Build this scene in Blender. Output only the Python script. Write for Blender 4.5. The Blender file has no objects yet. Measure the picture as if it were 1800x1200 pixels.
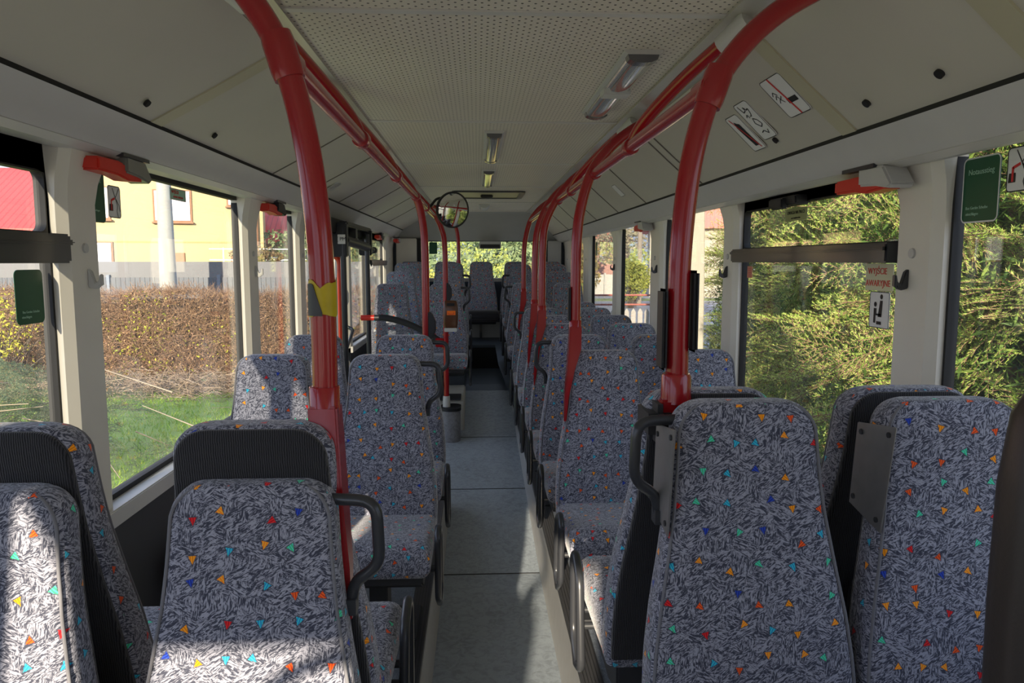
import bpy, bmesh, math, random
import numpy as np
from mathutils import Vector, Matrix
random.seed(7)
rng = np.random.default_rng(11)
S = bpy.context.scene
COL = S.collection
pi = math.pi
R = math.radians

# ------------------------------------------------------------------ camera
cam = bpy.data.cameras.new('camera'); cam.sensor_width = 36; cam.lens = 36 * 1300 / 1800
cam.clip_start = 0.05; cam.clip_end = 500
co = bpy.data.objects.new('camera', cam); COL.objects.link(co)
co.location = (0, 0, 1.75)
co.rotation_euler = (R(90 - 6.19), 0, R(-2.7146))
S.camera = co
S.view_settings.view_transform = 'Standard'
S.view_settings.look = 'None'
S.view_settings.gamma = 1
S.view_settings.use_curve_mapping = False
S.view_settings.exposure = 0.78
S.cycles.use_denoising = True
S.cycles.max_bounces = 12
S.cycles.diffuse_bounces = 6
S.cycles.transparent_max_bounces = 24
S.cycles.sample_clamp_indirect = 8
S.cycles.use_fast_gi = True          # constant ambient fill added everywhere to brighten the cabin
S.cycles.fast_gi_method = 'ADD'

# ------------------------------------------------------------------ sky and sun
W = bpy.data.worlds.new('sky'); S.world = W; W.use_nodes = True
W.light_settings.ao_factor = 0.065
W.light_settings.distance = 0.9
def world():
    nt = W.node_tree; N = nt.nodes; L = nt.links
    for n in list(N): N.remove(n)
    out = N.new('ShaderNodeOutputWorld'); bg = N.new('ShaderNodeBackground')
    tc = N.new('ShaderNodeTexCoord'); sep = N.new('ShaderNodeSeparateXYZ')
    L.new(tc.outputs['Generated'], sep.inputs[0])
    mr = N.new('ShaderNodeMapRange'); mr.inputs[1].default_value = -0.02; mr.inputs[2].default_value = 0.6
    L.new(sep.outputs['Z'], mr.inputs[0])
    cr = N.new('ShaderNodeValToRGB'); L.new(mr.outputs[0], cr.inputs[0])
    e = cr.color_ramp.elements
    e[0].color = (0.44, 0.49, 0.62, 1); e[1].color = (0.48, 0.64, 1.0, 1)
    m = e.new(0.3); m.color = (0.52, 0.62, 0.90, 1)
    no = N.new('ShaderNodeTexNoise'); no.inputs['Scale'].default_value = 3.2; no.inputs['Detail'].default_value = 5
    mp = N.new('ShaderNodeMapping'); mp.inputs['Scale'].default_value = (1, 1, 2.6)
    L.new(tc.outputs['Generated'], mp.inputs[0]); L.new(mp.outputs[0], no.inputs['Vector'])
    cm = N.new('ShaderNodeValToRGB'); cm.color_ramp.elements[0].position = 0.46; cm.color_ramp.elements[1].position = 0.66
    L.new(no.outputs[0], cm.inputs[0])
    mx = N.new('ShaderNodeMix'); mx.data_type = 'RGBA'
    L.new(cm.outputs[0], mx.inputs[0]); L.new(cr.outputs[0], mx.inputs[6]); mx.inputs[7].default_value = (0.72, 0.73, 0.80, 1)
    L.new(mx.outputs[2], bg.inputs[0]); bg.inputs[1].default_value = SKY_STRENGTH
    L.new(bg.outputs[0], out.inputs[0])
SKY_STRENGTH = 1.15
world()
sun = bpy.data.lights.new('sun', 'SUN'); sun.energy = 7.0; sun.angle = R(0.6); sun.color = (1.0, 0.86, 0.66)
so = bpy.data.objects.new('sun', sun); COL.objects.link(so)
SUN_DIR = Vector((0.64, 4.0, -1.05)).normalized()
so.rotation_euler = SUN_DIR.to_track_quat('-Z', 'Y').to_euler()
so.location = (-3, -20, 9)

# ------------------------------------------------------------------ node helpers
class NT:
    def __init__(s, name):
        s.m = bpy.data.materials.new(name); s.m.use_nodes = True
        s.t = s.m.node_tree; s.N = s.t.nodes; s.L = s.t.links
        s.b = s.N['Principled BSDF']; s.o = s.N['Material Output']
    def n(s, ty, **kw):
        x = s.N.new(ty)
        for k, v in kw.items(): setattr(x, k, v)
        return x
    def lk(s, a, b): s.L.new(a, b)
    def val(s, x, i, v):
        if hasattr(v, 'is_output'): s.lk(v, x.inputs[i])
        else: x.inputs[i].default_value = v
    def math(s, op, a, b=0.0, c=None):
        x = s.n('ShaderNodeMath', operation=op); s.val(x, 0, a); s.val(x, 1, b)
        if c is not None: s.val(x, 2, c)
        return x.outputs[0]
    def mix(s, f, a, b):
        x = s.n('ShaderNodeMix', data_type='RGBA'); s.val(x, 0, f)
        for i, v in ((6, a), (7, b)):
            if isinstance(v, tuple): v = v if len(v) == 4 else v + (1,)
            s.val(x, i, v)
        return x.outputs[2]
    def ramp(s, f, stops, interp='LINEAR'):
        x = s.n('ShaderNodeValToRGB'); s.lk(f, x.inputs[0]); r = x.color_ramp; r.interpolation = interp
        while len(r.elements) < len(stops): r.elements.new(0.5)
        for el, (p, c) in zip(r.elements, stops):
            el.position = p; el.color = c + (1,) if len(c) == 3 else c
        return x.outputs[0]
    def noise(s, vec, scale, detail=2, dist=0.0, rough=0.5):
        x = s.n('ShaderNodeTexNoise'); s.lk(vec, x.inputs['Vector'])
        x.inputs['Scale'].default_value = scale; x.inputs['Detail'].default_value = detail
        x.inputs['Distortion'].default_value = dist; x.inputs['Roughness'].default_value = rough
        return x.outputs[0]
    def coord(s, which='Object'):
        return s.n('ShaderNodeTexCoord').outputs[which]
    def bump(s, h, strength=0.3, dist=0.002):
        x = s.n('ShaderNodeBump'); x.inputs['Strength'].default_value = strength; x.inputs['Distance'].default_value = dist
        s.lk(h, x.inputs['Height']); s.lk(x.outputs[0], s.b.inputs['Normal'])

def plain(name, col, rough=0.5, metal=0.0, vary=0.06, scale=8.0, bump=0.0, bscale=300, spec=0.5, coat=0.0):
    t = NT(name)
    v = t.coord()
    f = t.noise(v, scale, 4)
    a = tuple(max(0, c * (1 - vary)) for c in col); b = tuple(min(1, c * (1 + vary)) for c in col)
    t.lk(t.mix(f, a, b), t.b.inputs['Base Color'])
    t.b.inputs['Roughness'].default_value = rough; t.b.inputs['Metallic'].default_value = metal
    t.b.inputs['Specular IOR Level'].default_value = spec
    if coat: t.b.inputs['Coat Weight'].default_value = coat; t.b.inputs['Coat Roughness'].default_value = 0.08
    if bump: t.bump(t.noise(v, bscale, 3), bump, 0.001)
    return t.m

def fabric_mat():
    t = NT('patterned_moquette')
    uv = t.n('ShaderNodeUVMap').outputs[0]
    oi = t.n('ShaderNodeObjectInfo').outputs['Random']
    off = t.n('ShaderNodeVectorMath', operation='SCALE'); off.inputs[0].default_value = (7.3, 3.1, 0); t.lk(oi, off.inputs['Scale'])
    ad = t.n('ShaderNodeVectorMath', operation='ADD'); t.lk(uv, ad.inputs[0]); t.lk(off.outputs[0], ad.inputs[1])
    v = ad.outputs[0]
    # swirling broken strokes
    def stroke(deg):
        mp = t.n('ShaderNodeMapping'); mp.inputs['Rotation'].default_value = (0, 0, R(deg)); t.lk(v, mp.inputs[0])
        m2 = t.n('ShaderNodeMapping'); m2.inputs['Scale'].default_value = (66, 250, 1); t.lk(mp.outputs[0], m2.inputs[0])
        return t.noise(m2.outputs[0], 1.0, 2, 1.6)
    lo = t.noise(v, 16, 1); lo2 = t.noise(v, 23, 1)
    k1 = t.ramp(lo, [(.44, (0, 0, 0)), (.56, (1, 1, 1))]); k2 = t.ramp(lo2, [(.46, (0, 0, 0)), (.54, (1, 1, 1))])
    s1 = t.mix(k2, t.mix(k1, stroke(25), stroke(95)), stroke(150))
    mask = t.ramp(s1, [(0.45, (0, 0, 0)), (0.56, (1, 1, 1))])
    base = t.mix(mask, FAB_DARK, FAB_LIGHT)
    # scattered small coloured triangles
    SC = 16.2
    vo = t.n('ShaderNodeTexVoronoi', voronoi_dimensions='2D'); t.lk(v, vo.inputs['Vector'])
    vo.inputs['Scale'].default_value = SC; vo.inputs['Randomness'].default_value = 0.55
    df = t.n('ShaderNodeVectorMath', operation='SUBTRACT'); t.lk(v, df.inputs[0]); t.lk(vo.outputs['Position'], df.inputs[1])
    sc = t.n('ShaderNodeVectorMath', operation='SCALE'); t.lk(df.outputs[0], sc.inputs[0]); sc.inputs['Scale'].default_value = 100
    sp = t.n('ShaderNodeSeparateColor'); t.lk(vo.outputs['Color'], sp.inputs[0])
    ang = t.math('MULTIPLY', t.math('SUBTRACT', sp.outputs[0], 0.5), 2.2)
    ro = t.n('ShaderNodeVectorRotate', rotation_type='Z_AXIS'); t.lk(sc.outputs[0], ro.inputs['Vector']); t.lk(ang, ro.inputs['Angle'])
    xyz = t.n('ShaderNodeSeparateXYZ'); t.lk(ro.outputs[0], xyz.inputs[0])
    jag = t.math('MULTIPLY', t.math('SUBTRACT', t.noise(v, 420, 1), 0.5), 0.45)
    ax = t.math('ADD', t.math('ABSOLUTE', xyz.outputs[0]), jag)
    lim = t.math('MULTIPLY', t.math('ADD', xyz.outputs[1], 0.85), 0.5)
    m1 = t.math('LESS_THAN', ax, lim); m2 = t.math('LESS_THAN', xyz.outputs[1], 0.62)
    tri = t.math('MULTIPLY', m1, m2)
    c1 = t.ramp(sp.outputs[1], [(0.0, (.90, .13, .02)), (.22, (.95, .36, .02)), (.38, (.75, .03, .03)), (.52, (.05, .55, .62)), (.68, (.06, .55, .22)), (.80, (.03, .08, .48)), (.9, (.95, .24, .02))], 'CONSTANT')
    c2 = t.ramp(sp.outputs[1], [(0.0, (.55, .05, .02)), (.22, (.70, .20, .01)), (.38, (.42, .01, .02)), (.52, (.02, .22, .55)), (.68, (.10, .62, .55)), (.80, (.02, .03, .25)), (.9, (.90, .45, .04))], 'CONSTANT')
    st = t.math('GREATER_THAN', t.math('SINE', t.math('MULTIPLY', xyz.outputs[0], 14.0)), 0.25)
    tc = t.mix(st, c1, c2)
    # dark halo woven round each motif
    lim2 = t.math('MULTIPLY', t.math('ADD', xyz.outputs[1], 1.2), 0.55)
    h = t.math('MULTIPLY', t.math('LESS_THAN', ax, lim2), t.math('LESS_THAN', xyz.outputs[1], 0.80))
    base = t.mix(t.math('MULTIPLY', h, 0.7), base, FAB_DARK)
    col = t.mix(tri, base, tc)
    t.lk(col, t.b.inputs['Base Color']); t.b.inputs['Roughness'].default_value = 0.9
    t.b.inputs['Specular IOR Level'].default_value = 0.1
    t.b.inputs['Sheen Weight'].default_value = 0.35; t.b.inputs['Sheen Roughness'].default_value = 0.4
    t.bump(t.noise(v, 900, 2), 0.35, 0.001)
    return t.m
FAB_LIGHT = (0.335, 0.34, 0.40); FAB_DARK = (0.055, 0.059, 0.083)

def velvet_mat():
    t = NT('ribbed_black_velour'); v = t.n('ShaderNodeUVMap').outputs[0]
    sp = t.n('ShaderNodeSeparateXYZ'); t.lk(v, sp.inputs[0])
    s = t.math('SINE', t.math('MULTIPLY', t.math('ADD', sp.outputs[0], t.math('MULTIPLY', t.noise(v, 60, 2), 0.004)), 1500))
    n = t.noise(v, 500, 2)
    t.lk(t.mix(t.math('MULTIPLY', t.math('ADD', s, 1), 0.5), (.012, .012, .014), (.045, .045, .05)), t.b.inputs['Base Color'])
    t.b.inputs['Roughness'].default_value = 0.95; t.b.inputs['Specular IOR Level'].default_value = 0.1
    t.b.inputs['Sheen Weight'].default_value = 0.3
    t.bump(t.math('ADD', s, n), 0.5, 0.001)
    return t.m

def glass_mat(name, tint=(0.965, 0.98, 0.975), dust=0.012, gloss=1.0):
    t = NT(name); t.N.remove(t.b)
    tr = t.n('ShaderNodeBsdfTransparent'); tr.inputs[0].default_value = tint + (1,)
    gl = t.n('ShaderNodeBsdfGlossy'); gl.inputs['Roughness'].default_value = 0.0
    lw = t.n('ShaderNodeLayerWeight'); lw.inputs[0].default_value = 0.5
    f = t.math('ADD', 0.035 * gloss, t.math('MULTIPLY', t.math('POWER', lw.outputs['Facing'], 5.0), 0.9))
    m = t.n('ShaderNodeMixShader'); t.lk(f, m.inputs[0]); t.lk(tr.outputs[0], m.inputs[1]); t.lk(gl.outputs[0], m.inputs[2])
    di = t.n('ShaderNodeBsdfTranslucent'); di.inputs[0].default_value = (.8, .8, .78, 1)
    v = t.coord(); d = t.math('MULTIPLY', t.noise(v, 5, 5), 2 * dust)
    m2 = t.n('ShaderNodeMixShader'); t.lk(d, m2.inputs[0]); t.lk(m.outputs[0], m2.inputs[1]); t.lk(di.outputs[0], m2.inputs[2])
    t.lk(m2.outputs[0], t.o.inputs[0])
    return t.m

def ceiling_mat():
    t = NT('perforated_ceiling_panel'); v = t.coord()
    sp = t.n('ShaderNodeSeparateXYZ'); t.lk(v, sp.inputs[0])
    P = 0.034
    def grid(ox, oy):
        fx = t.math('SUBTRACT', t.math('FRACT', t.math('DIVIDE', t.math('ADD', sp.outputs[0], ox), P)), 0.5)
        fy = t.math('SUBTRACT', t.math('FRACT', t.math('DIVIDE', t.math('ADD', sp.outputs[1], oy), P)), 0.5)
        d = t.math('SQRT', t.math('ADD', t.math('MULTIPLY', fx, fx), t.math('MULTIPLY', fy, fy)))
        return t.math('LESS_THAN', d, 0.105)
    h = t.math('MAXIMUM', grid(0, 0), grid(P / 2, P / 2))
    n = t.noise(v, 3, 4)
    t.lk(t.mix(h, t.mix(n, (.58, .54, .46), (.66, .61, .52)), (.02, .018, .015)), t.b.inputs['Base Color'])
    t.b.inputs['Roughness'].default_value = 0.42
    return t.m

def floor_mat(name, col, speck=0.5):
    t = NT(name); v = t.coord()
    n1 = t.noise(v, 420, 2); n2 = t.noise(v, 2.5, 5, 0.6); n3 = t.noise(v, 26, 5, 1.2)
    c = t.mix(t.ramp(n1, [(0.40, (0, 0, 0)), (0.62, (1, 1, 1))]), tuple(x * (1 - speck) for x in col), tuple(min(1, x * (1 + speck)) for x in col))
    c = t.mix(t.math('MULTIPLY', t.ramp(n3, [(0.44, (0, 0, 0)), (0.66, (1, 1, 1))]), 0.6), c, tuple(x * 0.35 for x in col))
    c = t.mix(t.math('MULTIPLY', n2, 0.5), c, tuple(min(1, x * 1.35) for x in col))
    t.lk(c, t.b.inputs['Base Color']); t.b.inputs['Roughness'].default_value = 0.38
    t.bump(n1, 0.2, 0.001)
    return t.m

def leaf_mat(name, cols, trans=0.3, rough=0.55):
    t = NT(name)
    g = t.n('ShaderNodeNewGeometry')
    f = g.outputs['Random Per Island']
    n = len(cols)
    c = t.ramp(f, [(i / max(1, n - 1), k) for i, k in enumerate(cols)])
    t.lk(c, t.b.inputs['Base Color']); t.b.inputs['Roughness'].default_value = rough
    t.b.inputs['Specular IOR Level'].default_value = 0.25
    if trans:
        tl = t.n('ShaderNodeBsdfTranslucent'); t.lk(c, tl.inputs[0])
        m = t.n('ShaderNodeMixShader'); m.inputs[0].default_value = trans
        t.lk(t.b.outputs[0], m.inputs[1]); t.lk(tl.outputs[0], m.inputs[2]); t.lk(m.outputs[0], t.o.inputs[0])
    return t.m

def needle_mat():
    t = NT('spruce_needles')
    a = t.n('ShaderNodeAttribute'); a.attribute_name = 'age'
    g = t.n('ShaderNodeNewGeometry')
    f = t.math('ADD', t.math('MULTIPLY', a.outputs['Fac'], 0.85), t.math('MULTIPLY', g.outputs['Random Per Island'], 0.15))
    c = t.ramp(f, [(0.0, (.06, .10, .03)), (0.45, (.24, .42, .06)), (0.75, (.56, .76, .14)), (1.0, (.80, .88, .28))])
    t.lk(c, t.b.inputs['Base Color']); t.b.inputs['Roughness'].default_value = 0.5
    tl = t.n('ShaderNodeBsdfTranslucent'); t.lk(c, tl.inputs[0])
    m = t.n('ShaderNodeMixShader'); m.inputs[0].default_value = 0.42
    t.lk(t.b.outputs[0], m.inputs[1]); t.lk(tl.outputs[0], m.inputs[2]); t.lk(m.outputs[0], t.o.inputs[0])
    return t.m

def ribs_mat(name, col, axis, period, dark=0.6, rough=0.5):
    t = NT(name); v = t.coord(); sp = t.n('ShaderNodeSeparateXYZ'); t.lk(v, sp.inputs[0])
    s = t.math('FRACT', t.math('DIVIDE', sp.outputs[axis], period))
    k = t.math('LESS_THAN', s, 0.22)
    n = t.noise(v, 2, 4)
    c = t.mix(n, tuple(x * .88 for x in col), tuple(min(1, x * 1.12) for x in col))
    t.lk(t.mix(k, c, tuple(x * dark for x in col)), t.b.inputs['Base Color']); t.b.inputs['Roughness'].default_value = rough
    t.bump(s, 0.3, 0.01)
    return t.m

M = {}
M['fabric'] = fabric_mat(); M['velvet'] = velvet_mat()
M['piping'] = plain('grey_piping', (.17, .17, .185), .8)
M['plastic'] = plain('black_plastic', (.022, .023, .026), .45, bump=.15)
M['tube'] = plain('dark_grey_powder_coat', (.03, .032, .037), .32, coat=.3)
M['red'] = plain('red_lacquer', (.30, .008, .012), .22, vary=.03, coat=.5)
M['orange'] = plain('orange_red_lacquer', (.75, .05, .012), .3, coat=.4)
M['cream'] = plain('cream_plastic', (.70, .67, .59), .45)
M['cove'] = plain('grey_beige_laminate', (.50, .475, .405), .5, scale=3, vary=.07)
M['strip'] = plain('beige_seam_strip', (.46, .43, .30), .4)
M['alu'] = plain('brushed_light_metal', (.60, .58, .53), .3, metal=.55)
M['alug'] = plain('pale_grey_moulding', (.55, .54, .51), .32)
M['ceil'] = ceiling_mat()
M['black'] = plain('black_rubber', (.012, .012, .013), .6)
M['seam'] = plain('seam_line', (.16, .15, .13), .7)
M['gap'] = plain('dark_gap', (.02, .02, .02), .8)
M['steel'] = plain('scuffed_steel', (.42, .41, .40), .38, metal=.8, vary=.15, scale=30)
M['floor'] = floor_mat('worn_grey_vinyl', (.245, .28, .31), .35)
M['podium'] = floor_mat('blue_grey_speckled_vinyl', (.15, .17, .20), .5)
M['platform'] = plain('dark_blue_grey_vinyl', (.05, .065, .085), .42)
M['kerb'] = plain('grey_kerb_lining', (.30, .30, .29), .5, vary=.15, scale=14)
M['ribtrim'] = ribs_mat('ribbed_black_tread', (.035, .035, .037), 0, .012, .3, .5)
M['wallp'] = plain('dark_grey_wall_lining', (.06, .06, .065), .7)
M['glass'] = glass_mat('window_glass')
M['white'] = plain('white_sticker', (.72, .72, .70), .4)
M['green'] = plain('green_sticker', (.008, .085, .035), .35)
M['ink'] = plain('black_ink', (.015, .015, .015), .5)
M['redink'] = plain('red_ink', (.62, .03, .03), .5)
M['palegreen'] = plain('faded_green_ink', (.35, .55, .42), .5)
M['cool'] = plain('cool_grey_plastic', (.50, .50, .48), .4)
M['redplastic'] = plain('red_plastic', (.62, .035, .02), .35)
M['yellow'] = plain('yellow_vinyl_tape', (.48, .36, .01), .45, vary=.2, scale=40)
M['greytape'] = plain('dark_grey_tape', (.045, .047, .05), .5)
M['brown'] = plain('brown_enamel', (.085, .032, .014), .28, coat=.5)
M['orangelab'] = plain('orange_label', (.85, .17, .01), .4)
M['lens'] = plain('clear_ribbed_lens', (.60, .61, .60), .07, spec=1.0, coat=1.0, metal=.5)
M['lenscap'] = plain('smoky_lens_end', (.10, .10, .11), .15, coat=.6)
M['mirror'] = plain('convex_mirror', (.9, .9, .9), .01, metal=1.0, vary=0)
M['seatbase'] = plain('dark_grey_seat_pan', (.035, .036, .04), .5)
M['leather'] = plain('dark_brown_leatherette', (.030, .024, .020), .42, bump=.3, bscale=150)
M['boxgrey'] = plain('pale_wheel_box_lining', (.42, .41, .37), .55, vary=.15, scale=6)
M['bingrey'] = floor_mat('grey_speckled_cover', (.20, .20, .21), .5)

# ------------------------------------------------------------------ mesh builder
class MB:
    def __init__(s): s.v = []; s.f = []; s.mi = []; s.cur = 0
    def add(s, vs, fs):
        o = len(s.v); s.v += [tuple(p) for p in vs]
        for f in fs: s.f.append(tuple(i + o for i in f)); s.mi.append(s.cur)
        return s
    def box(s, x0, x1, y0, y1, z0, z1, mat=None):
        vs = [(x, y, z) for z in (z0, z1) for y in (y0, y1) for x in (x0, x1)]
        if mat is not None: vs = [mat @ Vector(p) for p in vs]
        return s.add(vs, [(0, 2, 3, 1), (4, 5, 7, 6), (0, 1, 5, 4), (2, 6, 7, 3), (0, 4, 6, 2), (1, 3, 7, 5)])
    def tube(s, pts, r, n=12, closed=False, caps=True):
        P = [Vector(p) for p in pts]; k = len(P)
        rs = r if isinstance(r, (list, tuple)) else [r] * k
        T = []
        for i in range(k):
            if closed: d = P[(i + 1) % k] - P[i - 1]
            else: d = P[min(i + 1, k - 1)] - P[max(i - 1, 0)]
            T.append(d.normalized())
        up = Vector((0, 0, 1)) if abs(T[0].z) < .9 else Vector((1, 0, 0))
        u = T[0].cross(up).normalized(); vs = []; fs = []
        for i in range(k):
            u = (u - T[i] * u.dot(T[i])).normalized(); w = T[i].cross(u)
            for j in range(n):
                a = 2 * pi * j / n; vs.append(P[i] + (u * math.cos(a) + w * math.sin(a)) * rs[i])
        m = k if closed else k - 1
        for i in range(m):
            for j in range(n):
                a = i * n + j; b = i * n + (j + 1) % n; c = ((i + 1) % k) * n + (j + 1) % n; d = ((i + 1) % k) * n + j
                fs.append((a, b, c, d))
        if caps and not closed:
            fs.append(tuple(range(n - 1, -1, -1))); fs.append(tuple(range((k - 1) * n, k * n)))
        return s.add(vs, fs)
    def loft(s, rings, caps=True):
        n = len(rings[0]); vs = [p for r in rings for p in r]; fs = []
        for i in range(len(rings) - 1):
            for j in range(n):
                fs.append((i * n + j, i * n + (j + 1) % n, (i + 1) * n + (j + 1) % n, (i + 1) * n + j))
        if caps:
            fs.append(tuple(range(n - 1, -1, -1))); fs.append(tuple(range((len(rings) - 1) * n, len(rings) * n)))
        return s.add(vs, fs)
    def prism_y(s, poly, y0, y1):      # polygon in (x, z) extruded along y
        n = len(poly); vs = [(x, y0, z) for x, z in poly] + [(x, y1, z) for x, z in poly]
        fs = [(i, (i + 1) % n, n + (i + 1) % n, n + i) for i in range(n)] + [tuple(range(n - 1, -1, -1)), tuple(range(n, 2 * n))]
        return s.add(vs, fs)
    def prism_x(s, poly, x0, x1):      # polygon in (y, z) extruded along x
        n = len(poly); vs = [(x0, y, z) for y, z in poly] + [(x1, y, z) for y, z in poly]
        fs = [(i, (i + 1) % n, n + (i + 1) % n, n + i) for i in range(n)] + [tuple(range(n - 1, -1, -1)), tuple(range(n, 2 * n))]
        return s.add(vs, fs)
    def mesh(s, name, mats, smooth=35, bevel=0):
        me = bpy.data.meshes.new(name); me.from_pydata(s.v, [], s.f)
        for m in (mats if isinstance(mats, list) else [mats]): me.materials.append(m)
        if isinstance(mats, list): me.polygons.foreach_set('material_index', s.mi)
        bm = bmesh.new(); bm.from_mesh(me)
        bmesh.ops.recalc_face_normals(bm, faces=bm.faces)
        if bevel:
            es = [e for e in bm.edges if len(e.link_faces) == 2 and e.calc_face_angle(0) > R(40)]
            bmesh.ops.bevel(bm, geom=es, offset=bevel, segments=2, affect='EDGES', clamp_overlap=True)
        uvl = bm.loops.layers.uv.new('UVMap')
        for f in bm.faces:
            nn = f.normal; ax, ay, az = abs(nn.x), abs(nn.y), abs(nn.z)
            for l in f.loops:
                c = l.vert.co
                l[uvl].uv = (c.y + .31, c.z) if ax > ay * 1.6 and ax > az else ((c.x, c.z) if ay >= az * 0.9 else (c.x, c.y))
        bm.to_mesh(me); bm.free()
        if smooth:
            me.polygons.foreach_set('use_smooth', [True] * len(me.polygons))
            me.set_sharp_from_angle(angle=R(smooth))
        return me
    def build(s, name, mats, parent=None, smooth=35, bevel=0, loc=None):
        return link(name, s.mesh(name, mats, smooth, bevel), parent, loc)

def link(name, me, parent=None, loc=None):
    o = bpy.data.objects.new(name, me); COL.objects.link(o)
    if parent is not None: o.parent = parent
    if loc is not None: o.location = loc
    return o
def thing(name, label, cat, loc=(0, 0, 0), rz=0, group=None):
    o = bpy.data.objects.new(name, None); o.empty_display_size = .1; COL.objects.link(o)
    o.location = loc; o.rotation_euler = (0, 0, rz); return tag(o, label, cat, group)
def tag(o, label, cat, group=None, kind=None):
    o['label'] = label; o['category'] = cat
    if group: o['group'] = group
    if kind: o['kind'] = kind
    return o
def struct(o, label=None):
    o['kind'] = 'structure'
    if label: o['label'] = label
    return o
def arc(cx, cz, r, a0, a1, n=8): return [(cx + r * math.cos(a0 + (a1 - a0) * i / n), cz + r * math.sin(a0 + (a1 - a0) * i / n)) for i in range(n + 1)]
def rrect2(x0, x1, z0, z1, r, n=5):
    return arc(x1 - r, z1 - r, r, 0, pi / 2, n) + arc(x0 + r, z1 - r, r, pi / 2, pi, n) + arc(x0 + r, z0 + r, r, pi, 1.5 * pi, n) + arc(x1 - r, z0 + r, r, 1.5 * pi, 2 * pi, n)
def smoothpath(pts, n=6):
    # Catmull-Rom through points
    P = [Vector(p) for p in pts]; P = [2 * P[0] - P[1]] + P + [2 * P[-1] - P[-2]]; out = []
    for i in range(1, len(P) - 2):
        for k in range(n):
            t = k / n; a, b, c, d = P[i - 1], P[i], P[i + 1], P[i + 2]
            out.append(.5 * ((2 * b) + (c - a) * t + (2 * a - 5 * b + 4 * c - d) * t * t + (3 * b - a - 3 * c + d) * t ** 3))
    out.append(P[-2]); return out
def fillet(pts, r, n=5):
    P = [Vector(p) for p in pts]; out = [P[0]]
    for i in range(1, len(P) - 1):
        a = (P[i - 1] - P[i]); b = (P[i + 1] - P[i]); rr = min(r, a.length * .49, b.length * .49)
        p0 = P[i] + a.normalized() * rr; p1 = P[i] + b.normalized() * rr
        for k in range(n + 1):
            t = k / n; out.append((1 - t) ** 2 * p0 + 2 * t * (1 - t) * P[i] + t * t * p1)
    out.append(P[-1]); return out
def text_mesh(s, size, mat, name='lettering', depth=0.0004):
    cu = bpy.data.curves.new(name, 'FONT'); cu.body = s; cu.size = size; cu.align_x = 'CENTER'; cu.align_y = 'CENTER'; cu.extrude = depth
    o = bpy.data.objects.new(name, cu); COL.objects.link(o)
    me = bpy.data.meshes.new_from_object(o.evaluated_get(bpy.context.evaluated_depsgraph_get()))
    bpy.data.objects.remove(o); me.materials.clear(); me.materials.append(mat); me.name = name
    return me

# ================================================================== BUS SHELL
YF, YB = -2.5, 10.35           # windscreen and rear window planes
XL, XR = -1.15, 1.22           # inner faces
GL, GR = -1.205, 1.275         # glass planes

def fz(y):                     # aisle floor height
    if y < 4: return 0.0
    if y < 6.5: return .2 * (y - 4) / 2.5
    if y < 7.9: return .2 + .23 * (y - 6.5) / 1.4
    return .43
def ribbon(mb, x0, x1, ys, zf, th=.04):
    for a, b in zip(ys[:-1], ys[1:]):
        mb.add([(x0, a, zf(a)), (x1, a, zf(a)), (x1, b, zf(b)), (x0, b, zf(b)), (x0, a, zf(a) - th), (x1, a, zf(a) - th), (x1, b, zf(b) - th), (x0, b, zf(b) - th)],
               [(0, 1, 2, 3), (4, 7, 6, 5), (0, 4, 5, 1), (3, 2, 6, 7), (0, 3, 7, 4), (1, 5, 6, 2)])
mb = MB(); ribbon(mb, XL - .05, XR + .05, [YF, 3.99, 4, 5.25, 6.49, 6.5, 7.7], fz)
struct(mb.build('floor', M['floor'], smooth=20), 'worn grey vinyl aisle floor')
mb = MB(); ribbon(mb, -.3, .75, [7.7, 7.9, 9.1], lambda y: fz(y) + .001)
struct(mb.build('floor', M['platform'], smooth=20), 'dark blue-grey floor before the rear step')
# joints across the aisle
for i, y in enumerate((4.0, 5.25, 6.45)):
    mb = MB(); mb.box(-.2, .345, y - .004, y + .004, fz(y) + .0005, fz(y) + .0022)
    struct(mb.build('trim_%d' % (i + 1), M['gap']))
# podiums
PZ = .32
def podium(name, poly_x, y0, y1, z, side):
    mb = MB(); xa, xb = poly_x
    mb.box(min(xa, xb), max(xa, xb), y0, y1, -.02, z)
    return struct(mb.build(name, M['podium'], smooth=0))
podium('floor', (XL - .04, -.235), -.6, 4.95, PZ, -1)
podium('floor', (.39, XR + .04), -.3, 7.35, PZ, 1)
# kerb faces (slightly sloped lining) and ribbed black nosing
def kerb(name, xb, xt, y0, y1, zt, inner):
    mb = MB()
    ys = np.linspace(y0, y1, 16)
    for a, b in zip(ys[:-1], ys[1:]):
        mb.add([(xb, a, fz(a)), (xt, a, zt - .02), (xt, b, zt - .02), (xb, b, fz(b)), (inner, a, fz(a)), (inner, a, zt - .02), (inner, b, zt - .02), (inner, b, fz(b))],
               [(0, 1, 2, 3), (4, 7, 6, 5), (1, 5, 6, 2), (0, 3, 7, 4), (0, 4, 5, 1), (3, 2, 6, 7)])
    struct(mb.build(name, M['kerb'], smooth=0))
kerb('baseboard_left', -.195, -.212, -.6, 4.95, PZ, -.236)
kerb('baseboard_right', .345, .358, -.3, 7.35, PZ, .391)
mb = MB(); mb.box(-.275, -.205, -.6, 4.95, PZ - .025, PZ + .006); struct(mb.build('trim_4', M['ribtrim'], smooth=0))
mb = MB(); mb.box(.352, .425, -.3, 7.35, PZ - .025, PZ + .006); struct(mb.build('trim_5', M['ribtrim'], smooth=0))
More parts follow.
